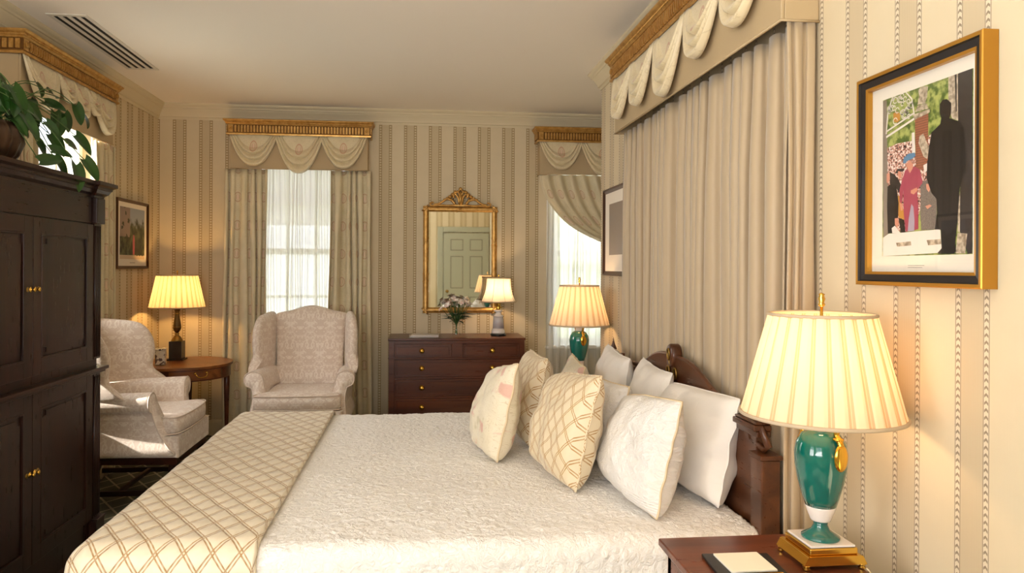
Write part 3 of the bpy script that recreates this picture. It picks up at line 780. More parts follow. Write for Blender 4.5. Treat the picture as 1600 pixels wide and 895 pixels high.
def pillow(name, loc, w, h, t, lean, yawd, mtl, label, cat, group=None, pipe=None, seed=0, roll=0, pinch=.10, flange=0, edge_m=None, sag=.0, drop=.0):
    """loc is the middle of the bottom edge; width runs along world Y, face towards -X"""
    NU = 40
    def pt(u, v, sgn):
        a = u * 2 - 1; b = v * 2 - 1
        x = a * w / 2 * (1 - pinch * (1 - b * b) * abs(a) ** 3); z = b * h / 2 * (1 - pinch * (1 - a * a) * abs(b) ** 3)
        e = max(0, (1 - a * a) * (1 - b * b)); th = t / 2 * e ** .39 * (1.0 - .22 * b)
        cr4 = (abs(a) * abs(b)) ** 5; x *= 1 - .05 * cr4 * .4; z -= b * h / 2 * .02 * cr4
        n1 = noise.noise(Vector((a * 2.2 + seed, b * 2.2, seed * 1.7 + sgn)))
        rad = atan2(b, a); cr = noise.noise(Vector((cos(rad) * 4 + seed, sin(rad) * 4, 3.3 + sgn * 2))) * (max(abs(a), abs(b)) ** 2) * .22
        th *= 1 + .16 * n1 + cr
        z -= drop * (b + 1) / 2 * (a + 1) / 2 + drop * .5 * (b + 1) / 2 * max(0, a) ** 2
        wob = noise.noise(Vector((a * 3, b * 3, seed + 9))) * .010
        return Vector((x, -sgn * th + wob * (1 - .0 * e), z + h / 2 * (1 - .0)))
    obj = thing(name, loc, 0, label, cat, group) if pipe else None
    # world from local: x->Y, y->X, z up, then lean about Y axis, yaw about Z
    Mx = Matrix.Rotation(radians(yawd), 4, 'Z') @ Matrix.Rotation(radians(lean), 4, 'Y') @ Matrix.Rotation(radians(roll), 4, 'X') @ Matrix(((0, 1, 0, 0), (1, 0, 0, 0), (0, 0, 1, 0), (0, 0, 0, 1)))
    mb = MB()
    for sgn in (1, -1): mb.grid(lambda u, v: pt(u, v, sgn), NU, NU, uvfn=lambda u, v: (u * w + sgn * 3.0, v * h), M=Mx, flip=(sgn < 0))
    body = mb.build('pillow_body' if pipe else name, mtl, obj)
    if pipe:
        ed = []
        for k in range(4 * NU):
            q = k / NU
            if q < 1: u, v = q, 0
            elif q < 2: u, v = 1, q - 1
            elif q < 3: u, v = 3 - q, 1
            else: u, v = 0, 4 - q
            ed.append(Mx @ pt(u, v, 1))
        MB().tube(ed, .0045 if flange == 0 else flange, 6, True).build('piping', pipe, obj)
        return obj
    body.location = loc; return tag(body, label, cat, group)
zt = BZ + .012
pillow('pillow', (.985, 2.64, zt), .64, .375, .18, 12, 2, 'linen', 'large plain white pillow nearest the camera leaning on the headboard', 'pillow', 'plain white pillows on the headboard', 'linen', 1, -1, .03, .003, drop=.02)
pillow('pillow', (.990, 3.16, zt), .54, .385, .16, 10, -5, 'linen', 'middle plain white pillow with a pointed top corner against the headboard', 'pillow', 'plain white pillows on the headboard', 'linen', 2.5, 0, .08, .003)
pillow('pillow', (.975, 3.70, zt), .54, .385, .17, 9, -3, 'linen', 'farthest plain white pillow at the far end of the headboard', 'pillow', 'plain white pillows on the headboard', 'linen', 3.7, 2, .08, .003)
pillow('sham_pillow', (.745, 2.51, zt), .52, .39, .20, 13, 3, 'matelasse_sham', 'cream quilted pillow with button edge in front, nearest the camera', 'quilted pillow', 'cream quilted pillows', 'cream_edge', 5.1, 0, .03, .004, drop=.05)
pillow('sham_pillow', (.760, 3.08, zt), .54, .345, .19, 12, 0, 'matelasse_sham', 'cream quilted pillow behind the nearest quilted one', 'quilted pillow', 'cream quilted pillows', 'cream_edge', 6.3, 0, .06, .004, drop=.03)
pillow('lattice_cushion', (.530, 2.80, zt), .50, .43, .21, 13, 7, 'lattice_cushion_silk', 'large gold lattice cushion in front of the quilted pillows', 'cushion', 'gold lattice cushions', 'lattice_cushion_silk', 7.7, 0, .04, drop=.045)
pillow('lattice_cushion', (.505, 3.47, zt), .50, .415, .19, 10, 0, 'lattice_cushion_silk', 'gold lattice cushion standing behind the floral one', 'cushion', 'gold lattice cushions', 'lattice_cushion_silk', 8.9, 2, .08, drop=.02)
pillow('floral_cushion', (.300, 3.18, zt), .42, .42, .18, 12, 6, 'floral_silk', 'pale floral cushion standing foremost on the bed', 'cushion', 'pale floral cushions', 'cream_edge', 9.4, 0, .03, drop=.07)
pillow('floral_cushion', (.805, 3.84, zt), .36, .32, .15, 8, 0, 'floral_silk', 'pale floral cushion tip below the far teal lamp', 'cushion', 'pale floral cushions', 'cream_edge', 10.2, 5, .08)

# ------------------------------------------------------------------ nightstands
NZ = .685
def nightstand(loc, label):
    t = thing('nightstand', loc, 0, label, 'nightstand', 'mahogany bedside tables')
    x0, x1, y0, y1 = -.22, .22, -.23, .23; m = 'nightstand_mahogany'
    mb = MB(); mb.box(x0, x1, y0, y1, NZ - .020, NZ); mb.box(x0 + .006, x1 - .006, y0 + .006, y1 - .006, NZ - .028, NZ - .0201); mb.build('tabletop', m, t, bevel=.005, seg=3)
    mb = MB(); mb.box(x0 + .02, x1 - .02, y0 + .03, y1 - .02, NZ - .12, NZ - .0285); mb.build('apron', m, t, bevel=.002)
    mb = MB(); mb.box(x0 + .018, x1 - .06 + .04, y0 + .016, y0 + .029, NZ - .11, NZ - .038); dr = mb.build('drawer', m, t, bevel=.003)
    MB().lathe([(.0001, 0), (.012, 0), (.005, .008), (.011, .018), (.0001, .024)], n=16, M=Matrix.Translation((0, y0 + .016, NZ - .074)) @ Matrix.Rotation(pi / 2, 4, 'X')).build('knob', 'brass', dr)
    for sx in (x0 + .02, x1 - .05):
        for sy in (y0 + .02, y1 - .05): MB().box(sx, sx + .03, sy, sy + .03, 0, NZ - .029).build('leg', m, t, bevel=.004)
    mb = MB(); mb.box(x0 + .035, x1 - .035, y0 + .035, y1 - .035, .20, .218); mb.build('shelf', m, t, bevel=.003)
    return t
ns = nightstand((.87, 1.685, 0), 'red mahogany bedside table in the right foreground under the large teal lamp')
ns2 = copy_tree(ns); ns2.location = (.97, 4.52, 0); ns2['label'] = 'bedside table on the far side of the bed under the far teal lamp'

# ------------------------------------------------------------------ lamps
def shade(parent, z0, z1, r0, r1, mtl, npl=26, braid='shade_braid', curve=0.0, depth=.0022):
    def fn(u, v):
        a = u * 2 * pi; k = (u * npl) % 1; r = r0 + (r1 - r0) * (v ** (1 - curve) if curve else v)
        if curve: r = r0 + (r1 - r0) * (1 - (1 - v) ** 2.5)
        r += depth * (1 if k < .52 else -1) * (1 - abs((k % .52) / .52 * 2 - 1) ** 8 * .0)
        return (r * cos(a), r * sin(a), z0 + (z1 - z0) * v)
    mb = MB(); mb.grid(fn, npl * 8, 14, uvfn=lambda u, v: (u * npl, v)); s = mb.build('lamp_shade', mtl, parent)
    mb = MB(); mb.tube([((r0 + .002) * cos(a * pi / 24), (r0 + .002) * sin(a * pi / 24), z0 + .003) for a in range(48)], .0050, 8, True)
    mb.build('braid_trim', braid, s); mb = MB(); mb.tube([((r1 + .001) * cos(a * pi / 24), (r1 + .001) * sin(a * pi / 24), z1 - .002) for a in range(48)], .0045, 8, True); mb.build('braid_trim', braid, s)
    mb = MB()
    for a in (0, 2 * pi / 3, 4 * pi / 3): mb.tube([(0, 0, z1 - .012), (r1 * cos(a), r1 * sin(a), z1 - .008)], .0015, 5)
    mb.build('shade_ring', 'brass', s)
    return s
def bulb(parent, z, key, r=.028):
    l = bpy.data.lights.new('lamp_light', 'POINT'); l.energy = LAMP_W[key]; l.color = LAMP_COL[key]; l.shadow_soft_size = r
    o = bpy.data.objects.new('lamp_light', l); C.objects.link(o); o.parent = parent; o.location = (0, 0, z)
    return o
def teal_lamp(loc, label, watts):
    t = thing('table_lamp', loc, 0, label, 'table lamp', 'teal urn lamps beside the bed')
    Rz = radians(-12)
    mb = MB(); q = Matrix.Rotation(Rz * 0, 4, 'Z')
    mb.prism([(-.082, .012), (.082, .012), (.070, .034), (-.070, .034)], -.070, .070, 'xz'); mb.box(-.062, .062, -.062, .062, .034, .050)
    b = mb.build('brass_base', 'brass', t, bevel=.003)
    for sx in (-.072, .072):
        for sy in (-.062, .062): MB().lathe([(.006, 0), (.010, .003), (.006, .007), (.009, .010), (.009, .0125)], (sx, sy, 0), 12).build('foot', 'brass', b)
    MB().box(-.058, .058, -.058, .058, .0502, .056).build('plinth', 'white_porcelain', t, bevel=.002)
    MB().lathe([(.046, .0562), (.046, .061), (.036, .067), (.022, .077), (.0165, .090), (.018, .098)], n=40).build('urn_foot', 'teal_glaze', t)
    MB().lathe([(.018, .0981), (.024, .100), (.0255, .104), (.0365, .134), (.0365, .1375)], n=40).build('white_band', 'white_porcelain', t)
    MB().lathe([(.037, .1376), (.044, .160), (.055, .200), (.062, .240), (.0635, .270), (.059, .296), (.046, .318), (.030, .329)], n=48).build('urn_body', 'teal_glaze', t)
    MB().lathe([(.030, .3291), (.0245, .338), (.022, .360), (.024, .378), (.031, .388), (.031, .392)], n=40).build('urn_neck', 'white_porcelain', t)
    for an in (-78, 102):
        Q = Matrix.Rotation(radians(an), 4, 'Z')
        mb = MB(); mb.tube(smooth_poly([(.030, 0, .385), (.052, 0, .378), (.060, 0, .350), (.052, 0, .326), (.062, 0, .312), (.067, 0, .300)], 5, False), [.007] * 18 + [.008] * 8, 10, M=Q)
        def oval(u, v):
            th = u * 2 * pi; ph = v * pi
            return (.067 + .010 * sin(ph) * cos(th), .020 * sin(ph) * sin(th), .272 - .034 * cos(ph) * 1.0)
        mb.grid(oval, 18, 12, M=Q); mb.lathe([(.013, -.003), (.013, .003)], (.058, 0, .316), 10, M=Q)
        mb.build('handle', 'gold_leaf', t)
    MB().lathe([(.008, .3921), (.008, .43), (.013, .435), (.013, .47), (.004, .48), (.004, .640)], n=14).build('stem', 'brass', t)
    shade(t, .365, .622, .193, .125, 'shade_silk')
    MB().lathe([(.006, .6405), (.009, .646), (.006, .651), (.009, .660), (.006, .668), (.008, .672), (.0001, .676)], n=14).build('finial', 'brass', t)
    bulb(t, .505, watts); return t
teal_lamp((1.014, 1.738, NZ), 'large teal urn lamp with pleated cream shade in the right foreground', 'near')
teal_lamp((1.028, 4.60, NZ), 'teal urn lamp with pleated shade on the far side of the bed before the sheers', 'far')

t = thing('table_lamp', (-1.90, 5.93, .681), 0, 'bronze baluster lamp with pleated shade on the corner table', 'table lamp')
mb = MB(); mb.box(-.062, .062, -.062, .062, 0, .012); mb.build('base_plate', 'black_base', t, bevel=.002)
MB().box(-.048, .048, -.048, .048, .0121, .148).build('pedestal', 'black_base', t, bevel=.003)
MB().lathe([(.044, .1481), (.044, .155), (.030, .180), (.012, .196), (.018, .206), (.012, .214)], n=28).build('brass_dome', 'old_brass', t)
MB().lathe([(.012, .2141), (.026, .232), (.032, .252), (.026, .300), (.016, .352), (.017, .368), (.014, .372), (.024, .400), (.040, .412), (.040, .416)], n=28).build('baluster', 'bronze_body', t)
for pr_ in ([(.029, .257), (.034, .260), (.029, .263)], [(.015, .362), (.020, .366), (.015, .370)]): MB().lathe(pr_, n=28).build('brass_ring', 'old_brass', t)
MB().lathe([(.008, .4161), (.008, .45), (.004, .46), (.004, .69)], n=12).build('stem', 'brass', t)
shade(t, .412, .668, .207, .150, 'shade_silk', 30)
MB().lathe([(.004, .6905), (.007, .695), (.0001, .708)], n=12).build('finial', 'brass', t)
bulb(t, .53, 'corner')

t = thing('table_lamp', (.660, 6.06, .849), 0, 'white porcelain lamp with bell shade on the chest of drawers', 'table lamp')
MB().lathe([(.062, 0), (.066, .004), (.066, .012), (.058, .018)], n=32).build('foot', 'black_base', t)
MB().lathe([(.056, .0181), (.058, .024), (.054, .050), (.047, .054), (.049, .060)], n=32).build('lower_collar', 'white_porcelain', t)
MB().lathe([(.047, .0601), (.044, .120), (.041, .158)], n=32).build('column', 'grey_porcelain', t)
MB().lathe([(.043, .1581), (.043, .168), (.026, .176), (.022, .196), (.036, .205), (.036, .212), (.018, .216)], n=32).build('upper_collar', 'white_porcelain', t)
MB().lathe([(.018, .2161), (.022, .222), (.020, .232), (.020, .268), (.026, .274), (.026, .284), (.010, .290), (.005, .30), (.005, .50)], n=24).tube([(.018, 0, .236), (.036, 0, .236)], .004, 6).tube([(-.018, 0, .236), (-.036, 0, .236)], .004, 6).build('burner', 'brass', t)
s = shade(t, .282, .486, .146, .100, 'shade_silk_white', 8, 'shade_braid', .01, .0)
mb = MB()
for k in range(8):
    a = k * pi / 4 + .3; mb.tube([((.1468 + (.1008 - .1468) * (1 - (1 - v / 8) ** 2.5)) * cos(a), (.1468 + (.1008 - .1468) * (1 - (1 - v / 8) ** 2.5)) * sin(a), .282 + .204 * v / 8) for v in range(9)], .0018, 5)
mb.build('shade_rib', 'cream_edge', s)
MB().lathe([(.005, .5005), (.008, .506), (.0001, .520)], n=12).build('finial', 'brass', t)
bulb(t, .385, 'dresser', .022)

tag(MB().tube(smooth_poly([(1.075, 1.735, NZ + .004), (1.085, 1.70, NZ + .004), (1.10, 1.66, NZ - .01), (1.12, 1.66, NZ - .10), (1.16, 1.68, NZ - .35), (1.20, 1.70, .30)], 6, False), .0025, 6).build('lamp_cord', 'cream_edge'), 'thin pale cord running from the near teal lamp over the table edge', 'cord')

# memo folder with paper and gold pen on the near nightstand
t = thing('memo_folder', (.798, 1.70, NZ + .0005), radians(-4), 'black leather memo holder lying open on the near bedside table', 'memo holder')
MB().box(-.085, .085, -.09, .075, 0, .008).build('leather_tray', 'black_leather', t, bevel=.002)
tag(MB().box(-.055, .060, -.045, .065, 0, .005).build('note_pad', 'paper_white', bevel=.001, loc=(.798, 1.70, NZ + .009)), 'blank white note pad lying on the black memo holder', 'note pad')
tag(MB().tube([(-.05, 0, .0045), (.055, 0, .0045)], [.0042, .0042], 10).tube([(.0551, 0, .0045), (.066, 0, .0045)], [.0038, .001], 10).build('gold_pen', 'gold_leaf', loc=(.800, 1.632, NZ + .009)), 'gold pen at the near edge of the memo holder', 'pen')

# ------------------------------------------------------------------ chest of drawers
DX0, DX1, DY0, DZ = -.245, .855, 5.85, .848
t = thing('chest_of_drawers', (.305, 6.06, 0), 0, 'mahogany chest of drawers with brass knobs under the gilt mirror', 'chest of drawers')
hw, fy = .55, DY0 - 6.06; m = 'dresser_mahogany'; bk = 6.28 - 6.06
MB().box(-hw - .006, hw + .006, fy - .008, bk, DZ - .020, DZ).build('top', m, t, bevel=.004)
mb = MB(); mb.box(-hw + .006, hw - .006, fy + .014, bk, .06, DZ - .0205)
mb.box(-hw, -hw + .045, fy, fy + .0139, .06, DZ - .0205); mb.box(hw - .045, hw, fy, fy + .0139, .06, DZ - .0205)
mb.box(-hw + .045, hw - .045, fy + .002, fy + .0139, DZ - .045, DZ - .0205)
for z in (.685, .529, .373, .217): mb.box(-hw + .045, hw - .045, fy + .002, fy + .0139, z - .0075, z + .0075)
mb.box(-.045, .045, fy + .002, fy + .0139, .6925, DZ - .045)
mb.build('carcass', m, t, bevel=.0015)
MB().box(-hw - .004, hw + .004, fy - .006, fy, .682, .694).build('moulding', m, t, bevel=.003)
MB().box(-hw - .004, hw + .004, fy - .004, bk, 0, .0595).build('plinth', m, t, bevel=.003)
def drawer(x0, x1, z0, z1, knobs):
    mb = MB(); y = fy + .003
    mb.box(x0, x1, y, y + .0105, z0, z1); e = .022
    for (a, b, c, d) in ((x0, x1, z1 - .011, z1), (x0, x1, z0, z0 + .010), (x0, x0 + .010, z0 + .010, z1 - .010), (x1 - .010, x1, z0 + .010, z1 - .010)): mb.box(a, b, y - .009, y, c, d)
    mb.box(x0 + e, x1 - e, y - .006, y, z0 + e, z1 - e)
    o = mb.build('drawer', m, t, bevel=.0012)
    for kx in knobs: MB().lathe([(.0001, 0), (.022, .0005), (.022, .003), (.009, .006), (.009, .013), (.018, .018), (.019, .023), (.013, .029), (.0001, .031)], n=18, M=Matrix.Translation((kx, y - .004, (z0 + z1) / 2)) @ Matrix.Rotation(pi / 2, 4, 'X')).build('knob', 'brass', o)
drawer(-hw + .047, -.047, .695, DZ - .047, (-.285,)); drawer(.047, hw - .047, .695, DZ - .047, (.285,))
for z in (.607, .451, .295, .139): drawer(-hw + .048, hw - .048, z - .0675, z + .0675, (-.285, .285))
for k, (dx, rz, sx, lb) in enumerate(((0, .02, .118, 'lower of the two thin magazines on the chest of drawers'), (.012, -.05, .112, 'upper of the two thin magazines on the chest of drawers'))):
    o = MB().box(-sx, sx, -.075, .085, 0, .009).build('magazine', 'magazine_cover', bevel=.001, loc=(.035 + dx, 5.98, DZ + .001 + k * .0102)); o.rotation_euler.z = rz; tag(o, lb, 'magazine', 'magazines on the chest')

# vase and bouquet
vx, vy = .305, 6.03
def glassy(): return MB().lathe([(.0001, .001), (.034, .0), (.036, .010), (.027, .045), (.026, .075), (.040, .112), (.038, .112), (.024, .075), (.025, .045), (.033, .012), (.0001, .006)], n=28)
tag(glassy().build('glass_vase', 'clear_glass', loc=(vx, vy, DZ + .001)), 'clear glass vase of white flowers on the chest of drawers', 'vase')
bq = thing('bouquet', (vx, vy, DZ + .01), 0, 'bouquet of white and blush lilies in the glass vase', 'flowers')
rb = random.Random(4); mb = MB(); heads = []
for k in range(26):
    a = k * 2.4; rad = .125 * sqrt((k + .5) / 26); z = .235 + .06 * (1 - (rad / .125) ** 2) + rb.uniform(-.025, .025)
    h = Vector((rad * cos(a), rad * sin(a) * .8, z)); heads.append(h)
    mb.tube(smooth_poly([(-.008 * cos(a), -.008 * sin(a), .006), (.006 * cos(a), .006 * sin(a), .09), (h.x * .55, h.y * .55, h.z * .7), tuple(h)], 3, False), .0022, 5)
mb.build('stems', 'flower_stem', bq)
mb = MB()
def leafblade(mb, base, d, ln, wd, up=(0, 0, 1), curl=.3, heart=False):
    d = Vector(d).normalized(); side = d.cross(Vector(up)); side = side.normalized() if side.length > 1e-3 else Vector((1, 0, 0)); n = side.cross(d)
    def fn(u, v):
        s = u * 2 - 1
        if heart: w = wd * (max(0, (v + .06)) ** .38) * max(0, 1 - v) ** .75 * 1.35; back = -.16 * ln * abs(s) ** 1.5 * (1 - v) ** 4
        else: w = wd * sin(pi * min(1, v * .96 + .04)) ** .8; back = 0
        return Vector(base) + d * (v * ln + back) + side * s * w + n * (abs(s) * w * .35 - curl * ln * v * v)
    mb.grid(fn, 6, 9)
for k in range(30):
    a = rb.uniform(0, 2 * pi); leafblade(mb, (.02 * cos(a), .02 * sin(a), .11 + rb.uniform(0, .07)), (cos(a), sin(a) * .8, rb.uniform(.1, .8)), rb.uniform(.07, .12), .012)
mb.build('leaves', 'pothos_leaf', bq)
for h in heads:
    mb = MB(); ax = (h - Vector((0, 0, .12))).normalized(); a1 = ax.orthogonal().normalized(); a2 = ax.cross(a1)
    for k in range(6):
        q = k * pi / 3 + h.x * 30; d = (a1 * cos(q) + a2 * sin(q)) * (.9 if k % 2 else .7) + ax * .8; leafblade(mb, h, d, .036, .012, up=tuple(ax), curl=.35)
    mb.ball(tuple(h + ax * .006), .006, 8)
    mb.build('blossom', 'blossom', bq)

# ------------------------------------------------------------------ gilt mirror
t = thing('wall_mirror', (.348, 6.295, 1.487), 0, 'gilt ribbon-bound mirror with carved crest above the chest of drawers', 'mirror')
hwx, hz = .322, .463; fw = .052
mb = MB()
def bar(a, b, nrm):
    pr = [(cos(q * pi / 8) * fw / 2, sin(q * pi / 8) * .026) for q in range(9)]
    A, B = Vector(a), Vector(b); vs = []; fs = []
    for P in (A, B):
        for (o, d) in pr: vs.append(P + Vector((nrm[0] * o, -d - .001, nrm[1] * o)))
    for q in range(8): fs.append((q, q + 1, q + 10, q + 9))
    mb.add(vs, fs)
c = fw / 2
bar((-hwx + c, 0, -hz), (-hwx + c, 0, hz), (1, 0)); bar((hwx - c, 0, -hz), (hwx - c, 0, hz), (1, 0))
bar((-hwx, 0, hz - c), (hwx, 0, hz - c), (0, 1)); bar((-hwx, 0, -hz + c), (hwx, 0, -hz + c), (0, 1))
mb.box(-hwx, hwx, -.006, -.001, -hz, hz)
fr = mb.build('mirror_frame', 'gilt', t)
def wrap(x, z, horiz):
    mb = MB()
    for s in (-1, 1):
        pts = []
        for k in range(9):
            q = -pi / 2 + k * pi / 8; o = sin(q) * (fw / 2 + .001); dd = cos(q) * .0275; l = s * sin(q) * .034
            pts.append((x + l, -dd - .002, z + o) if horiz else (x + o, -dd - .002, z + l))
        mb.tube(pts, .0035, 6)
    mb.build('ribbon_binding', 'gilt', fr)
for sx in (-1, 1):
    for z in (.155, -.155): wrap(sx * (hwx - c), z, False)
    for sz in (-1, 1):
        mb = MB()
        for k in range(3):
            q = (k - 1) * .010
            x, z = sx * (hwx - c), sz * (hz - c)
            mb.tube([(x - sx * .026 + q, -.006, z + sz * .026 + q * sx * sz), (x + q, -.033, z + q * sx * sz), (x + sx * .026 + q, -.006, z - sz * .026 + q * sx * sz)][::1], .0045, 6)
        mb.build('corner_binding', 'gilt', fr)
wrap(0, hz - c, True); wrap(0, -hz + c, True)
MB().box(-hwx + fw - .006, hwx - fw + .006, -.012, -.0065, -hz + fw - .006, hz - fw + .006).build('mirror_glass', 'mirror_glass', t)
mb = MB(); cy = -.016
for s in (-1, 1):
    mb.tube(smooth_poly([(s * x, cy, hz + z) for x, z in ((.03, .012), (.10, .006), (.18, .008), (.24, .004), (.262, .014), (.250, .030), (.232, .028))], 5, False), .009, 7)
    mb.tube(smooth_poly([(s * x, cy, hz + z) for x, z in ((.05, .020), (.075, .050), (.115, .062), (.150, .044), (.19, .020), (.23, .014))], 5, False), [.012] * 12 + [.009] * 14, 7)
    for (x, z, r) in ((.090, .082, .015), (.065, .100, .017), (.115, .070, .011), (.045, .122, .014), (.075, .055, .012), (.14, .060, .008)): mb.ball((s * x, cy, hz + z), r * 1.3, 9, .8)
    mb.tube(smooth_poly([(s * x, cy - .006, hz + z) for x, z in ((.012, .02), (.020, .07), (.045, .105), (.062, .090), (.055, .070))], 4, False), .010, 6)
    mb.tube(smooth_poly([(s * x, cy - .008, hz + z) for x, z in ((.004, .02), (.008, .09), (.026, .128), (.036, .120))], 4, False), .010, 6)
mb.tube([(0, cy - .008, hz + .01), (0, cy - .010, hz + .125)], [.018, .012], 8); mb.ball((0, cy - .004, hz + .150), .016, 10); mb.box(-.052, .052, cy - .012, cy + .01, hz + .0005, hz + .014)
for k in range(5): mb.ball(((k - 2) * .009, cy - .006, hz + .130 + .010 * (2 - abs(k - 2))), .009, 8)
mb.build('carved_crest', 'gilt', t, bevel=0)

# ------------------------------------------------------------------ armoire
t = thing('armoire', (-1.825, 3.005, 0), 0, 'tall dark mahogany armoire filling the left foreground', 'armoire')
ax, ah = .325, .60; md = 'dark_mahogany_z'      # front face plane local x=ax, half length 0.60
mb = MB(); mb.box(-ax, ax - .02, -ah, ah, .12, 1.735); mb.build('carcass', md, t, bevel=.002)
mb = MB(); mb.box(-ax, ax + .045, -ah - .045, ah + .045, 0, .105); mb.box(-ax, ax + .030, -ah - .03, ah + .03, .105, .120); mb.build('plinth', 'dark_mahogany_y', t, bevel=.006)
for s in (-1, 1):
    y0 = s * (ah - .035)
    for (z0, z1) in ((.245, .915), (.985, 1.615)):
        mb = MB(); mb.box(ax - .02, ax - .004, y0 - .035, y0 + .035, z0, z1)
        for k in range(4): mb.tube([(ax - .004, y0 - .024 + k * .016, z0 + .01), (ax - .004, y0 - .024 + k * .016, z1 - .01)], .0048, 6)
        mb.build('fluted_pilaster', md, t)
    mb = MB(); mb.box(ax - .02, ax + .014, y0 - .045, y0 + .045, .1205, .235); mb.box(ax - .02, ax + .020, y0 - .05, y0 + .05, .235, .2445); mb.build('pilaster_base', md, t, bevel=.003)
    mb = MB(); mb.box(ax - .02, ax + .012, y0 - .043, y0 + .045, 1.6155, 1.735); mb.build('pilaster_cap', md, t, bevel=.004)
mb = MB(); mb.box(-ax, ax + .028, -ah - .022, ah + .022, .932, .948); mb.box(-ax, ax + .016, -ah - .012, ah + .012, .920, .9315); mb.build('waist_moulding', 'dark_mahogany_y', t, bevel=.004)
prof = [(0, 1.735), (.006, 1.735), (.008, 1.745), (.022, 1.755), (.030, 1.770), (.034, 1.772), (.036, 1.782), (.052, 1.790), (.052, 1.806), (0, 1.806)]
yy = ah - .0
pts = [(-ax, -yy), (ax - .012, -yy), (ax - .012, -yy + .10)]
path = [(-ax, -ah), (ax, -ah), (ax, -ah + .09), (ax - .016, -ah + .09), (ax - .016, ah - .09), (ax, ah - .09), (ax, ah), (-ax, ah)]
vs = []; fs = []
def offs(path, o):
    out = []
    for i, p in enumerate(path):
        b = Vector(p); a = Vector(path[i - 1]) if i else b * 2 - Vector(path[1]); c_ = Vector(path[i + 1]) if i < len(path) - 1 else b * 2 - Vector(path[i - 1])
        d1 = (b - a).normalized(); d2 = (c_ - b).normalized(); n1 = Vector((d1.y, -d1.x)); n2 = Vector((d2.y, -d2.x)); mm = n1 + n2; mm = mm / max(mm.dot(n1), .2); out.append(b + mm * o)
    return out
mb = MB(); K = len(prof)
rings = [offs(path, o) for o, _ in prof]
for i in range(len(path)):
    for k in range(K): vs.append((rings[k][i].x, rings[k][i].y, prof[k][1]))
for i in range(len(path) - 1):
    for k in range(K - 1): fs.append((i * K + k, (i + 1) * K + k, (i + 1) * K + k + 1, i * K + k + 1))
mb.add(vs, fs, None, False); mb.box(-ax, ax - .02, -ah + .001, ah - .001, 1.7355, 1.800)
mb.build('cornice', 'dark_mahogany_y', t)
MB().box(ax - .0199, ax - .008, -ah + .09, ah - .09, 1.6155, 1.734).build('frieze', 'dark_mahogany_y', t)
def adoor(y0, y1, z0, z1, knob_y, kz):
    mb = MB(); x = ax - .019; st = .062
    mb.box(x, x + .014, y0, y0 + st, z0, z1); mb.box(x, x + .014, y1 - st, y1, z0, z1); mb.box(x, x + .014, y0 + st, y1 - st, z0, z0 + st); mb.box(x, x + .014, y0 + st, y1 - st, z1 - st, z1)
    mb.box(x, x + .006, y0 + st, y1 - st, z0 + st, z1 - st)
    a0, a1, b0, b1 = y0 + st + .018, y1 - st - .018, z0 + st + .02, z1 - st - .02; n = .030
    ol = [(a0 + n, b0), (a1 - n, b0), (a1 - n, b0 + n * .7), (a1, b0 + n * .9), (a1, b1 - n * .9), (a1 - n, b1 - n * .7), (a1 - n, b1), (a0 + n, b1), (a0 + n, b1 - n * .7), (a0, b1 - n * .9), (a0, b0 + n * .9), (a0 + n, b0 + n * .7)]
    mb.prism(ol, x + .006, x + .0105, 'yz')
    for (p, q, c0, c1) in ((y0 + st, y1 - st, z0 + st, z0 + st + .008), (y0 + st, y1 - st, z1 - st - .008, z1 - st), (y0 + st, y0 + st + .008, z0 + st + .008, z1 - st - .008), (y1 - st - .008, y1 - st, z0 + st + .008, z1 - st - .008)): mb.box(x + .006, x + .016, p, q, c0, c1)
    o = mb.build('door', md, t, bevel=.0015)
    for dyy in (0,):
        Q = Matrix.Translation((x + .014, knob_y, kz)) @ Matrix.Rotation(pi / 2, 4, 'Y')
        MB().lathe([(.0001, 0), (.011, 0), (.011, .0015), (.004, .003), (.004, .010), (.009, .014), (.009, .018), (.0001, .020)], n=16, M=Q).build('knob', 'brass', o)
        e = .022 if knob_y > (y0 + y1) / 2 else -.022
        Q = Matrix.Translation((x + .014, knob_y - e, kz + .001)) @ Matrix.Rotation(pi / 2, 4, 'Y')
        MB().lathe([(.0001, 0), (.010, 0), (.010, .002), (.0001, .003)], n=16, M=Q).build('keyhole_plate', 'old_brass', o)
dl = ah - .075
for (z0, z1, kz) in ((.985, 1.610, 1.325), (.245, .915, .605)):
    adoor(-dl, -.002, z0, z1, -.018, kz); adoor(.002, dl, z0, z1, .018, kz)

# ------------------------------------------------------------------ vine on the armoire
t = thing('potted_vine', (-1.77, 3.105, 1.8075), 0, 'trailing green vine in a ribbed metal pot on top of the armoire', 'potted plant')
MB().lathe([(.080, 0), (.095, .006), (.140, .060), (.160, .110), (.152, .155), (.130, .190), (.122, .190), (.130, .160), (.10, .14)], n=72, ribs=18, rib=.03).build('ribbed_pot', 'ribbed_metal_pot', t)
MB().lathe([(.0001, .170), (.120, .165)], n=24).build('soil', 'soil', t)
LV = [[-1.75, 3.297, 2.144], [-1.7, 3.351, 2.13], [-1.72, 3.443, 2.242], [-1.7, 3.486, 2.161], [-1.68, 3.49, 2.206], [-1.66, 3.489, 2.119], [-1.65, 3.557, 2.125], [-1.6, 3.558, 2.165], [-1.6, 3.623, 2.149], [-1.6, 3.42, 2.077], [-1.55, 3.449, 2.006], [-1.62, 3.261, 1.943], [-1.6, 3.326, 1.988], [-1.58, 3.295, 1.914], [-1.56, 3.281, 1.885], [-1.5, 3.339, 1.859], [-1.5, 3.423, 1.894], [-1.55, 3.14, 1.846], [-1.7, 3.301, 2.077], [-1.7, 3.18, 2.039], [-1.55, 3.372, 1.956]]
lv = MB(); st = MB(); rv = random.Random(12)
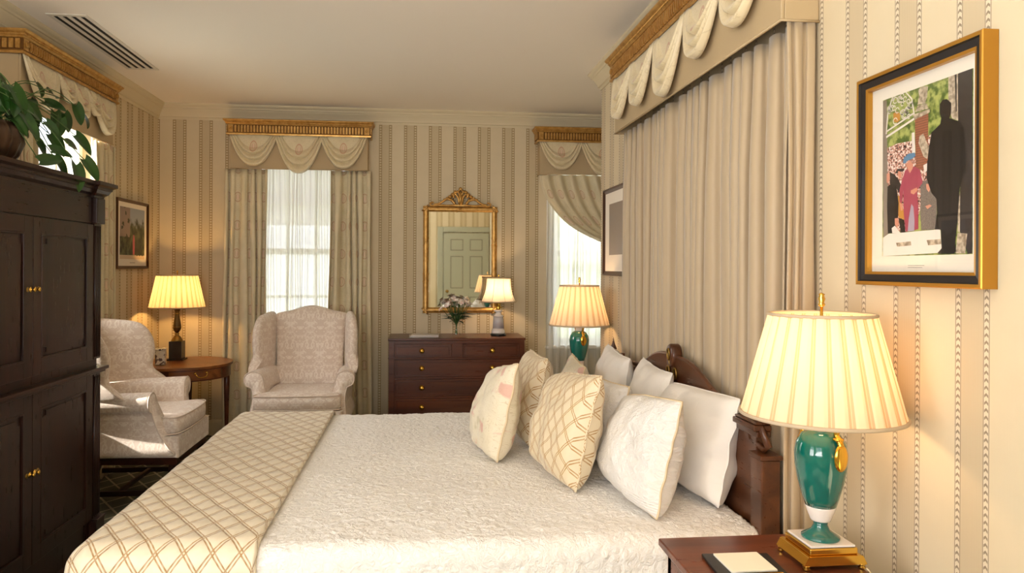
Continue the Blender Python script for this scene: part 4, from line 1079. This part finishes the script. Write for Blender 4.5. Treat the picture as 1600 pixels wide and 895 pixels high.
def addleaf(p, size, d=None):
    root = Vector((rv.uniform(-.06, .06), rv.uniform(-.06, .06), .17)); p = Vector(p); mid = root.lerp(p, .55) + Vector((0, 0, .07 + rv.uniform(0, .06)))
    st.tube(smooth_poly([tuple(root), tuple(mid), tuple(p)], 6, False), .0022, 5)
    dd = Vector(d) if d else Vector((rv.uniform(-.1, .6), rv.uniform(-.2, .9), rv.uniform(-.9, .25)))
    if p.z < .03: dd.z = abs(dd.z) * .3; p.z = max(p.z, .03)
    leafblade(lv, p, dd, size, size * .40, up=(rv.uniform(.5, 1), rv.uniform(-.9, -.2), rv.uniform(.1, .7)), curl=.18, heart=True)
for p in LV: addleaf((p[0] + 1.77, p[1] - 3.105, p[2] - 1.807), rv.uniform(.095, .125))
for k in range(55):
    a = rv.uniform(0, 2 * pi); rd = rv.uniform(.03, .22); addleaf((rd * cos(a) * .8, rd * sin(a), .20 + rv.uniform(-.02, .20) * (1.2 - rd * 2)), rv.uniform(.07, .12))
for k in range(2): addleaf((rv.uniform(.0, .2), rv.uniform(.16, .40), rv.uniform(.10, .32)), rv.uniform(.05, .09))
lv.build('foliage', 'pothos_leaf', t); st.build('vines', 'vine_stem', t)

# ------------------------------------------------------------------ wing chairs
def wing_chair(loc, rz, label):
    t = thing('wing_chair', loc, rz, label, 'armchair', 'cream damask wing chairs'); m = 'damask'
    # seat rail and base
    mb = MB(); mb.prism([(-.31, -.375), (.31, -.375), (.27, .30), (-.27, .30)], .315, .435, 'xy'); mb.build('seat_base', m, t, bevel=.018, seg=3)
    mb = MB(); mb.prism([(-.295, -.36), (.295, -.36), (.255, .285), (-.255, .285)], .270, .3145, 'xy'); mb.build('seat_rail', 'dark_mahogany_x', t, bevel=.004)
    # seat cushion: T-shaped with soft crown
    out = smooth_poly([(-.235, .14), (-.235, -.20), (-.27, -.25), (-.275, -.36), (0, -.385), (.275, -.36), (.27, -.25), (.235, -.20), (.235, .14), (0, .15)], 6)
    mb = MB(); mb.puff(out, .125, 'xy', .493, p=5.0, rings=8); cu = mb.build('seat_cushion', m, t)
    for dz in (.047, -.047): MB().tube([(x * .993, y * .993, .493 + dz) for x, y in out], .0045, 6, True).build('piping', 'damask_piping', cu)
    # back
    rec = lambda z: .155 + (z - .42) * .21
    o2 = smooth_poly([(-.245, .45), (-.248, .70), (-.262, .95), (-.270, 1.045), (-.235, 1.068), (-.16, 1.082), (-.08, 1.108), (0, 1.120), (.08, 1.108), (.16, 1.082), (.235, 1.068), (.270, 1.045), (.262, .95), (.248, .70), (.245, .45), (0, .445)], 5)
    mb = MB(); mb.puff(o2, .125, 'xz', .06, p=3.6, rings=8, off=lambda a, b: rec(b)); mb.build('back', m, t)
    for s in (-1, 1):
        # wing, flaring outwards
        w = smooth_poly([(.30, .60), (.335, .85), (.365, 1.04), (.33, 1.075), (.23, 1.072), (.08, 1.045), (.01, .965), (-.012, .865), (.0, .76), (-.045, .70), (-.09, .655), (.05, .63), (.18, .60)], 5)
        mb = MB(); mb.puff(w, .082, 'yz', 0, p=3.2, rings=7, off=lambda a, b, s=s: s * (.285 + max(0, .30 - a) * .19 + (b - .6) * .02)); mb.build('wing', m, t)
        # arm: scroll outline swept from front to back
        fo = [(.235, .435), (.225, .53), (.238, .60), (.245, .635), (.262, .672), (.30, .692), (.34, .688), (.372, .662), (.378, .625), (.362, .594), (.332, .580), (.322, .56), (.312, .50), (.322, .42), (.335, .33), (.238, .33)]
        fo = smooth_poly(fo, 4)
        def fr(b): return -.232 - .128 * max(0, min(1, (.62 - b) / .28)) ** 2.2
        vs = []; fs = []; n = len(fo); st = [(0, .90, 0), (.012, .97, 0), (.03, 1, 0), (.25, 1, 0), (.5, 1, 0), (.78, .98, 0), (1, .93, 0)]
        cxx = .30
        for (q, sc, _) in st:
            for (a, b) in fo:
                y = fr(b) + (.27 - fr(b)) * q; aa = cxx + (a - cxx) * sc; bb = .52 + (b - .52) * (sc * .5 + .5)
                if b > .56: bb -= .015 * q; aa -= .030 * q
                vs.append((s * aa, y, bb))
        for k in range(len(st) - 1):
            for i in range(n):
                f = (k * n + i, k * n + (i + 1) % n, (k + 1) * n + (i + 1) % n, (k + 1) * n + i); fs.append(f if s > 0 else f[::-1])
        fs.append(tuple(range(n)) if s < 0 else tuple(range(n))[::-1]); fs.append(tuple((len(st) - 1) * n + i for i in range(n)))
        mb = MB(); mb.add(vs, fs); am = mb.build('arm', m, t)
        MB().tube([(s * (cxx + (a - cxx) * .96), fr(b) + .002, .52 + (b - .52) * .99) for a, b in fo if b > .34], .0042, 6).build('piping', 'damask_piping', am)
        # outside panel closing the side below the arm back to the frame
        mb = MB(); mb.prism([(-.15, .32), (.30, .32), (.315, .60), (.10, .62), (-.12, .585)], s * .262, s * .315, 'yz'); mb.build('side_panel', m, t, bevel=.012, seg=3)
        leg = MB(); leg.box(s * .27 - .021, s * .27 + .021, -.355, -.313, 0, .2695); leg.build('leg', 'dark_mahogany_z', t, bevel=.003)
        leg = MB(); leg.add([(s * .235 + a * .019, .25 + b * .019 + (0 if k else .09), .2695 * k) for k in (0, 1) for a, b in ((-1, -1), (1, -1), (1, 1), (-1, 1))], [(0, 3, 2, 1), (4, 5, 6, 7), (0, 1, 5, 4), (1, 2, 6, 5), (2, 3, 7, 6), (3, 0, 4, 7)], None, False); leg.build('leg', 'dark_mahogany_z', t, bevel=.003)
        MB().box(s * .255 - .010, s * .255 + .010, -.312, .275, .085, .115).build('side_stretcher', 'dark_mahogany_y', t, bevel=.002)
    MB().box(-.244, .244, -.03, -.008, .088, .112).build('cross_stretcher', 'dark_mahogany_x', t, bevel=.002)
    mb = MB(); mb.prism([(-.25, .32), (.25, .32), (.255, .60), (-.255, .60)], .26, .31, 'xz'); mb.build('rear_panel', m, t, bevel=.012)
    return t
wc = wing_chair((-.83, 5.385, 0), 0, 'upright cream damask wing chair facing the camera before the back window')
w2 = copy_tree(wc); w2.location = (-1.755, 4.65, 0); w2.rotation_euler.z = pi / 2; w2['label'] = 'cream damask wing chair seen side-on beside the armoire, partly in sunlight'

# ------------------------------------------------------------------ corner table
t = thing('oval_table', (-1.808, 5.785, 0), 0, 'oval walnut side table in the corner between the wing chairs', 'side table')
rx, ry, TZ = .362, .372, .68
def ell(k, n=64, s=1.0): a = 2 * pi * k / n; return (rx * s * cos(a), ry * s * sin(a))
MB().prism([ell(k) for k in range(64)], TZ - .018, TZ, 'xy', smooth=True).build('tabletop', 'table_walnut', t, bevel=.003)
mb = MB(); mb.prism([ell(k, 64, .955) for k in range(64)], TZ - .105, TZ - .0185, 'xy', smooth=True); ap = mb.build('apron', 'dresser_mahogany', t)
for (dx, dy) in ((.335, .03), (.05, -.33), (-.335, .03), (-.05, .33)):
    MB().lathe([(.010, 0), (.013, .02), (.010, .04), (.018, .35), (.022, .5), (.022, TZ - .02)], (dx * .95, dy * .95, 0), 12).build('leg', 'dresser_mahogany', t)
an = radians(-52); hxp, hyp = rx * .955 * cos(an), ry * .955 * sin(an)
nv_ = Vector((cos(an) / rx, sin(an) / ry)).normalized(); tv = Vector((-nv_.y, nv_.x))
def hp(a, b, z): return (hxp + tv.x * a + nv_.x * b, hyp + tv.y * a + nv_.y * b, TZ - .055 + z)
mb = MB(); mb.tube(smooth_poly([hp(-.042, .004, .010), hp(-.040, .018, .004), hp(-.030, .024, -.014), hp(0, .026, -.020), hp(.030, .024, -.014), hp(.040, .018, .004), hp(.042, .004, .010)], 4, False), .0035, 7)
for s in (-1, 1): mb.ball(hp(s * .042, .004, .010), .009, 10)
dw = MB(); e0, e1 = radians(-88), radians(-20); N = 16
ol = [(rx * .957 * cos(e0 + (e1 - e0) * k / N), ry * .957 * sin(e0 + (e1 - e0) * k / N)) for k in range(N + 1)] + [(rx * .93 * cos(e1 + (e0 - e1) * k / N), ry * .93 * sin(e1 + (e0 - e1) * k / N)) for k in range(N + 1)]
ol = [(x * 1.006, y * 1.006) for x, y in ol]
dro = dw.prism(ol, TZ - .095, TZ - .028, 'xy', smooth=True).build('drawer', 'table_walnut', t)
mb.build('bail_handle', 'brass', dro)
tb = thing('patterned_box', (-1.93, 5.66, TZ + .001), radians(12), 'small white patterned box beside the bronze lamp on the corner table', 'box')
MB().box(-.035, .035, -.045, .045, 0, .105).build('box_body', 'tin_pattern', tb, bevel=.006)
MB().box(-.037, .037, -.047, .047, .1055, .122).build('lid', 'tin_pattern', tb, bevel=.006)

# ------------------------------------------------------------------ framed pictures
def frame(t, w, h, bw, dep, mtl, inner=None, M=None):
    """frame standing in local xz, back at y=0, front toward -y, centred"""
    mb = MB(); q = [(-w / 2, -h / 2), (w / 2, -h / 2), (w / 2, h / 2), (-w / 2, h / 2)]
    prof = [(0, 0), (0, -dep), (.003, -dep - .002), (.010, -dep - .001), (bw * .35, -dep + .005), (bw * .8, -dep + .008), (bw, -dep + .010), (bw, 0)]
    vs = []; fs = []; K = len(prof); mi = []
    for (x, z) in q:
        sx = -1 if x < 0 else 1; sz = -1 if z < 0 else 1
        for (o, d) in prof: vs.append((x - sx * o, d, z - sz * o))
    for i in range(4):
        j = (i + 1) % 4
        for k in range(K - 1):
            mb.m = 1 if (inner and 3 <= k < 5) else 0
            mb.add([vs[i * K + k], vs[j * K + k], vs[j * K + k + 1], vs[i * K + k + 1]], [(0, 1, 2, 3)], None, False)
    return mb.build('frame', [mtl] + ([inner] if inner else [mtl]), t)
# big picture on the striped wall: local x -> -Y, front -> -X
t = thing('framed_picture', (1.239, 1.664, 1.659), -pi / 2, 'large gilt and black framed photograph on the striped wall above the near lamp', 'picture')
frame(t, .454, .561, .036, .036, 'frame_gold', 'frame_black')
MB().box(-.192, .192, -.012, -.001, -.246, .246).build('mat_board', 'mat_board', t)
pw_, ph_ = .3165, .415; px0, pz0 = -(1.8105 - 1.664) , 1.4555 - 1.659
px0 = -(1.8105 - 1.664)
ART = {'leftcol': [(-0.008,0.996),(0.049,0.996),(0.065,0.529),(0.002,0.534)],'leftcol2': [(0.002,0.616),(0.062,0.611),(0.084,0.146),(0.014,0.117)],'pillar': [(0.397,0.82),(0.548,0.833),(0.548,0.49),(0.412,0.519)],'cap': [(0.374,0.849),(0.564,0.854),(0.564,0.833),(0.397,0.816)],'cap2': [(0.397,0.861),(0.431,0.895),(0.529,0.893),(0.551,0.857)],'statue': [(0.425,0.9),(0.444,0.951),(0.434,0.989),(0.479,0.999),(0.542,0.989),(0.536,0.934),(0.513,0.895)],'urn': [(0.453,0.71),(0.494,0.719),(0.564,0.623),(0.539,0.563),(0.498,0.582),(0.441,0.669)],'gatepost': [(0.362,0.741),(0.393,0.741),(0.406,0.616),(0.368,0.611)],'doorframe': [(0.76,1.001),(0.861,1.004),(0.87,0.736),(0.795,0.763),(0.76,0.866)],'doorline': [(0.823,1.001),(0.842,0.999),(0.845,0.792),(0.836,0.792)],'dark': [(0.855,1.004),(0.994,1.001),(1.006,0.435),(0.864,0.449)],'dark2': [(0.864,0.519),(1.006,0.505),(1.016,0.004),(0.959,0.001),(0.883,0.124),(0.883,0.384)],'man': [(0.545,0.481),(0.555,0.596),(0.589,0.712),(0.681,0.746),(0.694,0.777),(0.675,0.811),(0.675,0.861),(0.706,0.881),(0.75,0.878),(0.795,0.847),(0.791,0.792),(0.776,0.765),(0.87,0.734),(0.918,0.693),(0.943,0.442)],'man2': [(0.545,0.555),(0.539,0.449),(0.592,0.36),(0.646,0.322),(0.656,0.245),(0.63,0.148),(0.694,0.143),(0.703,0.037),(0.662,0.013),(0.675,0.006),(0.826,0.004),(0.848,0.02),(0.839,0.059),(0.861,0.184),(0.88,0.358),(0.943,0.512)],'steps': [(0.014,0.117),(0.087,0.141),(0.687,0.146),(0.703,0.037),(0.662,0.011),(0.014,-0.001)],'steplight': [(0.182,0.081),(0.362,0.086),(0.368,0.061),(0.197,0.057)],'steplight2': [(0.542,0.088),(0.694,0.09),(0.7,0.061),(0.558,0.057)],'gap': [(0.861,0.319),(0.883,0.339),(0.883,0.124),(0.861,0.124)],'pedestal': [(0.861,0.119),(0.953,0.112),(0.934,0.004),(0.839,0.006)],'coat': [(0.286,0.517),(0.327,0.531),(0.4,0.534),(0.457,0.512),(0.488,0.447),(0.491,0.425),(0.463,0.411),(0.431,0.387),(0.444,0.293),(0.447,0.158),(0.403,0.151),(0.387,0.23),(0.365,0.312),(0.336,0.233),(0.33,0.148),(0.299,0.146),(0.273,0.266),(0.27,0.401),(0.248,0.319),(0.223,0.336),(0.223,0.411),(0.254,0.469)],'dress': [(0.365,0.312),(0.39,0.293),(0.403,0.206),(0.4,0.148),(0.324,0.148),(0.336,0.225)],'face': [(0.299,0.56),(0.343,0.577),(0.384,0.551),(0.378,0.524),(0.346,0.498),(0.321,0.527)],'hat': [(0.261,0.57),(0.273,0.601),(0.327,0.62),(0.4,0.618),(0.412,0.599),(0.378,0.584),(0.311,0.577),(0.289,0.563)],'hands': [(0.359,0.394),(0.428,0.406),(0.441,0.389),(0.393,0.367),(0.359,0.377)],'hand2': [(0.223,0.329),(0.254,0.319),(0.264,0.281),(0.242,0.276)],'lady': [(0.463,0.428),(0.539,0.442),(0.592,0.375),(0.646,0.322),(0.649,0.245),(0.63,0.148),(0.482,0.148),(0.466,0.247),(0.472,0.348)],'ladyface': [(0.532,0.418),(0.561,0.416),(0.577,0.382),(0.561,0.367),(0.536,0.389)],'ladyhand': [(0.523,0.288),(0.573,0.295),(0.596,0.286),(0.548,0.269)],'ladywhite': [(0.498,0.531),(0.539,0.539),(0.545,0.498),(0.51,0.483)],'suit1': [(0.068,0.442),(0.115,0.454),(0.179,0.435),(0.21,0.329),(0.204,0.233),(0.166,0.143),(0.077,0.146),(0.065,0.3)],'face1': [(0.058,0.524),(0.096,0.527),(0.1,0.483),(0.074,0.459),(0.058,0.471)],'suit2': [(0.09,0.534),(0.163,0.507),(0.239,0.44),(0.216,0.389),(0.179,0.423),(0.1,0.457)],'face2': [(0.201,0.527),(0.239,0.519),(0.239,0.486),(0.22,0.476),(0.201,0.495)],'hat2': [(0.163,0.522),(0.201,0.541),(0.276,0.536),(0.276,0.522),(0.175,0.514)],'gold': [(0.201,0.375),(0.232,0.365),(0.273,0.273),(0.28,0.22),(0.21,0.24)],'skirt': [(0.213,0.235),(0.28,0.22),(0.295,0.139),(0.239,0.139)],'child': [(0.125,0.175),(0.166,0.189),(0.235,0.141),(0.134,0.143)],'childface': [(0.163,0.235),(0.204,0.235),(0.213,0.201),(0.194,0.172),(0.166,0.196)],'crowd': [(0.058,0.688),(0.191,0.7),(0.362,0.698),(0.4,0.608),(0.545,0.69),(0.589,0.712),(0.551,0.577),(0.545,0.481),(0.058,0.529)],'crowd2': [(0.058,0.611),(0.545,0.555),(0.539,0.413),(0.403,0.163),(0.258,0.146),(0.087,0.177)],'hedge': [(0.052,0.751),(0.355,0.743),(0.362,0.693),(0.191,0.7),(0.058,0.688)],'gate': [(0.049,0.751),(0.39,0.748),(0.384,0.772),(0.346,0.835),(0.336,0.881),(0.27,0.876),(0.248,0.955),(0.188,0.943),(0.109,0.965),(0.087,0.907),(0.046,0.873)],'crest': [(0.134,0.895),(0.182,0.9),(0.22,0.881),(0.22,0.84),(0.182,0.83),(0.141,0.845)]}
ARTM = {'g': ('art_green', lin(134, 148, 74)), 'k': ('art_black', lin(28, 24, 24)), 'w': ('art_white', lin(236, 228, 220)), 's': ('art_stone', lin(178, 160, 138)), 'b': ('art_brick', lin(150, 92, 66)), 'p': ('art_pink', lin(168, 72, 92)), 'f': ('art_skin', lin(216, 150, 126)), 'u': ('art_blue', lin(96, 140, 176)), 'y': ('art_ochre', lin(196, 140, 60)), 't': ('art_tweed', lin(104, 92, 84)), 'd': ('art_darkgrey', lin(52, 46, 44)), 'l': ('art_lilac', lin(170, 160, 180)), 'c': ('art_crowd', lin(160, 120, 110)), 'r': ('art_grey', lin(140, 128, 116))}
for k, (nm, col) in ARTM.items():
    if k == 'g': mat(nm, col, .4, fn=lambda g: (lambda p: dict(color=g.mix(g.noise(p[0], p[1], p[2], 60, 3).step(.35, .65), lin(84, 108, 44), lin(176, 184, 104))))(g.xyz()))
    elif k == 'b': mat(nm, col, .4, fn=lambda g: (lambda p: dict(color=g.mix(((p[2] / .006).frac()).lt(.2), lin(158, 98, 72), lin(104, 70, 56))))(g.xyz()))
    elif k == 't': mat(nm, col, .4, fn=lambda g: (lambda p: dict(color=g.mix(g.noise(p[0], p[1], p[2], 300, 2), lin(60, 54, 52), lin(160, 148, 138))))(g.xyz()))
    elif k == 'c':
        def fc(g):
            p = g.xyz(); n = g.noise(p[0], p[1], p[2], 210, 2); c = g.mix(n.step(.40, .46), lin(36, 30, 36), lin(206, 146, 126)); c = g.mix(n.step(.54, .58), c, lin(240, 232, 226)); return dict(color=c)
        mat(nm, col, .4, fn=fc)
    elif k == 's': mat(nm, col, .4, fn=lambda g: (lambda p: dict(color=g.mix(g.noise(p[0], p[1], p[2], 90, 3).step(.3, .7), lin(140, 124, 104), lin(212, 198, 176))))(g.xyz()))
    else: mat(nm, col, .4)
KEY = dict(leftcol='r', leftcol2='r', pillar='b', cap='s', cap2='s', statue='s', urn='s', gatepost='w', doorframe='s', doorline='d', dark='d', dark2='d', man='k', man2='k', steps='w', steplight='s', steplight2='s', gap='s', pedestal='s', coat='p', dress='l', face='f', hat='u', hands='f', hand2='f', lady='t', ladyface='f', ladyhand='f', ladywhite='w', suit1='k', face1='f', suit2='d', face2='f', hat2='d', gold='y', skirt='k', child='w', childface='f', crowd='c', crowd2='c', hedge='g', crest='y')
ORDER = ['crowd', 'crowd2', 'hedge', 'leftcol', 'leftcol2', 'pillar', 'cap', 'cap2', 'statue', 'urn', 'gatepost', 'crest', 'doorframe', 'doorline', 'dark', 'dark2', 'gap', 'pedestal', 'ladywhite', 'suit2', 'hat2', 'face2', 'gold', 'skirt', 'suit1', 'face1', 'childface', 'child', 'lady', 'ladyface', 'ladyhand', 'coat', 'dress', 'face', 'hat', 'hands', 'hand2', 'steps', 'steplight', 'steplight2', 'man', 'man2']
ks = list(ARTM); mb = MB(); mb.m = ks.index('g')
yf = -.0125
mb.box(px0, px0 + pw_, yf, -.012, pz0, pz0 + ph_)
def flat(pts, y):
    pts = [(px0 + min(max(u, 0), 1) * pw_, y, pz0 + min(max(v, 0), 1) * ph_) for u, v in pts]
    mb.add(pts, [tuple(range(len(pts)))], None, False)
lay = 0
for k in ORDER:
    lay += 1; mb.m = ks.index(KEY[k]); flat(ART[k], yf - lay * .00004)
# scrollwork gate, as thin flat lines
mb.m = ks.index('w')
def line(pts, y, r=.006):
    for (a, b), (c, d) in zip(pts, pts[1:]):
        L_ = math.hypot(c - a, (d - b) * 1.3) or 1; nx, ny = -(d - b) * 1.3 / L_ * r, (c - a) / L_ * r / 1.3
        flat([(a + nx, b + ny), (c + nx, d + ny), (c - nx, d - ny), (a - nx, b - ny)], y)
gx = [p[0] for p in ART['gate']]; gy = [p[1] for p in ART['gate']]; x0, x1, y0, y1 = min(gx), max(gx), min(gy), max(gy)
yl = yf - .0005
line([(x0, y0 + .01), (x1, y0 + .075)], yl, .009); line([(x0, y0 + .045), (x1, y0 + .11)], yl, .007)
line([(x0, y0 + .03), (x0 + .02, y0 + .16), (x0 + .07, y0 + .24), (x0 + .09, y0 + .31)], yl, .007); line([(x1, y0 + .1), (x1 - .03, y0 + .20), (x1 - .10, y0 + .27), (x0 + .14, y0 + .34), (x0 + .09, y0 + .31)], yl, .007)
ra = random.Random(3)
for k in range(26):
    cx_ = x0 + .03 + ra.random() * (x1 - x0 - .06); cy_ = y0 + .09 + ra.random() * .20 * (1 - abs((cx_ - x0) / (x1 - x0) - .42) * 1.3); r_ = .016 + ra.random() * .012
    line([(cx_ + r_ * cos(a * .9), cy_ + r_ * .76 * sin(a * .9)) for a in range(7)], yl, .004)
pr = mb.build('print', [ARTM[k][0] for k in ks], t)
mb = MB(); 
for (z, w_) in ((-.229, .030), (-.234, .026)): mb.box(-.045, -.045 + w_ * 2, -.0124, -.012, z, z + .0012)
mb.build('caption', 'art_grey', t)
MB().box(-.190, .190, -.020, -.0195, -.244, .244).build('glazing', 'clear_glass', t)

# small picture on the left wall: local x -> +Y, front -> +X
t = thing('framed_picture', (-2.179, 5.745, 1.655), pi / 2, 'small dark framed garden picture on the left wall beside the window drape', 'picture')
t.rotation_euler.z = pi / 2
frame(t, .60, .515, .022, .022, 'frame_brown')
MB().box(-.280, .280, -.010, -.001, -.238, .238).build('mat_board', 'mat_board', t)
def f_land(g):
    p = g.xyz(); n = g.noise(p[0], p[2], 0.0, 14, 4); z = p[2]
    sky = (z + n * .25 - .02).step(.16, .22)
    c = g.mix(n.step(.4, .6), lin(38, 46, 34), lin(92, 98, 70)); c = g.mix(sky * (p[0].gt(-.06)), c, lin(150, 160, 176))
    c = g.mix(p[0].lt(-.05) * (z + .02).gt(0.0) * (n.gt(.42)), c, lin(140, 124, 118)); c = g.mix(z.lt(-.155), c, lin(214, 190, 160))
    return dict(color=c)
mat('garden_print', lin(80, 90, 60), .5, fn=f_land)
mb = MB(); mb.box(-.235, .235, -.0115, -.0105, -.185, .200); pr = mb.build('print', 'garden_print', t)
mb = MB(); mb.prism([(.005, -.15), (.035, -.15), (.038, -.04), (.028, .0), (.012, .0), (.002, -.04)], -.0119, -.0116); mb.build('red_figure', 'art_pink', pr)
mb = MB()
for k in range(6): x = .05 + k * .026; mb.prism([(x, -.15 - k % 2 * .01), (x + .018, -.15 - k % 2 * .01), (x + .017, -.04), (x + .009, -.015), (x + .001, -.04)], -.0119, -.0116)
mb.build('dark_figures', 'art_black', pr)
MB().box(-.05, .05, -.0104, -.0101, -.214, -.210).build('caption', 'art_grey', t)

# picture beside the far end of the bed curtain, seen almost edge-on
t = thing('framed_picture', (1.239, 4.46, 1.655), -pi / 2, 'framed picture seen edge-on beside the far end of the bed curtain', 'picture')
frame(t, .58, .565, .028, .020, 'frame_brown')
MB().box(-.265, .265, -.009, -.001, -.255, .255).build('mat_board', 'mat_board', t)
MB().box(-.16, .16, -.0105, -.0091, -.15, .18).build('print', 'art_grey', t)
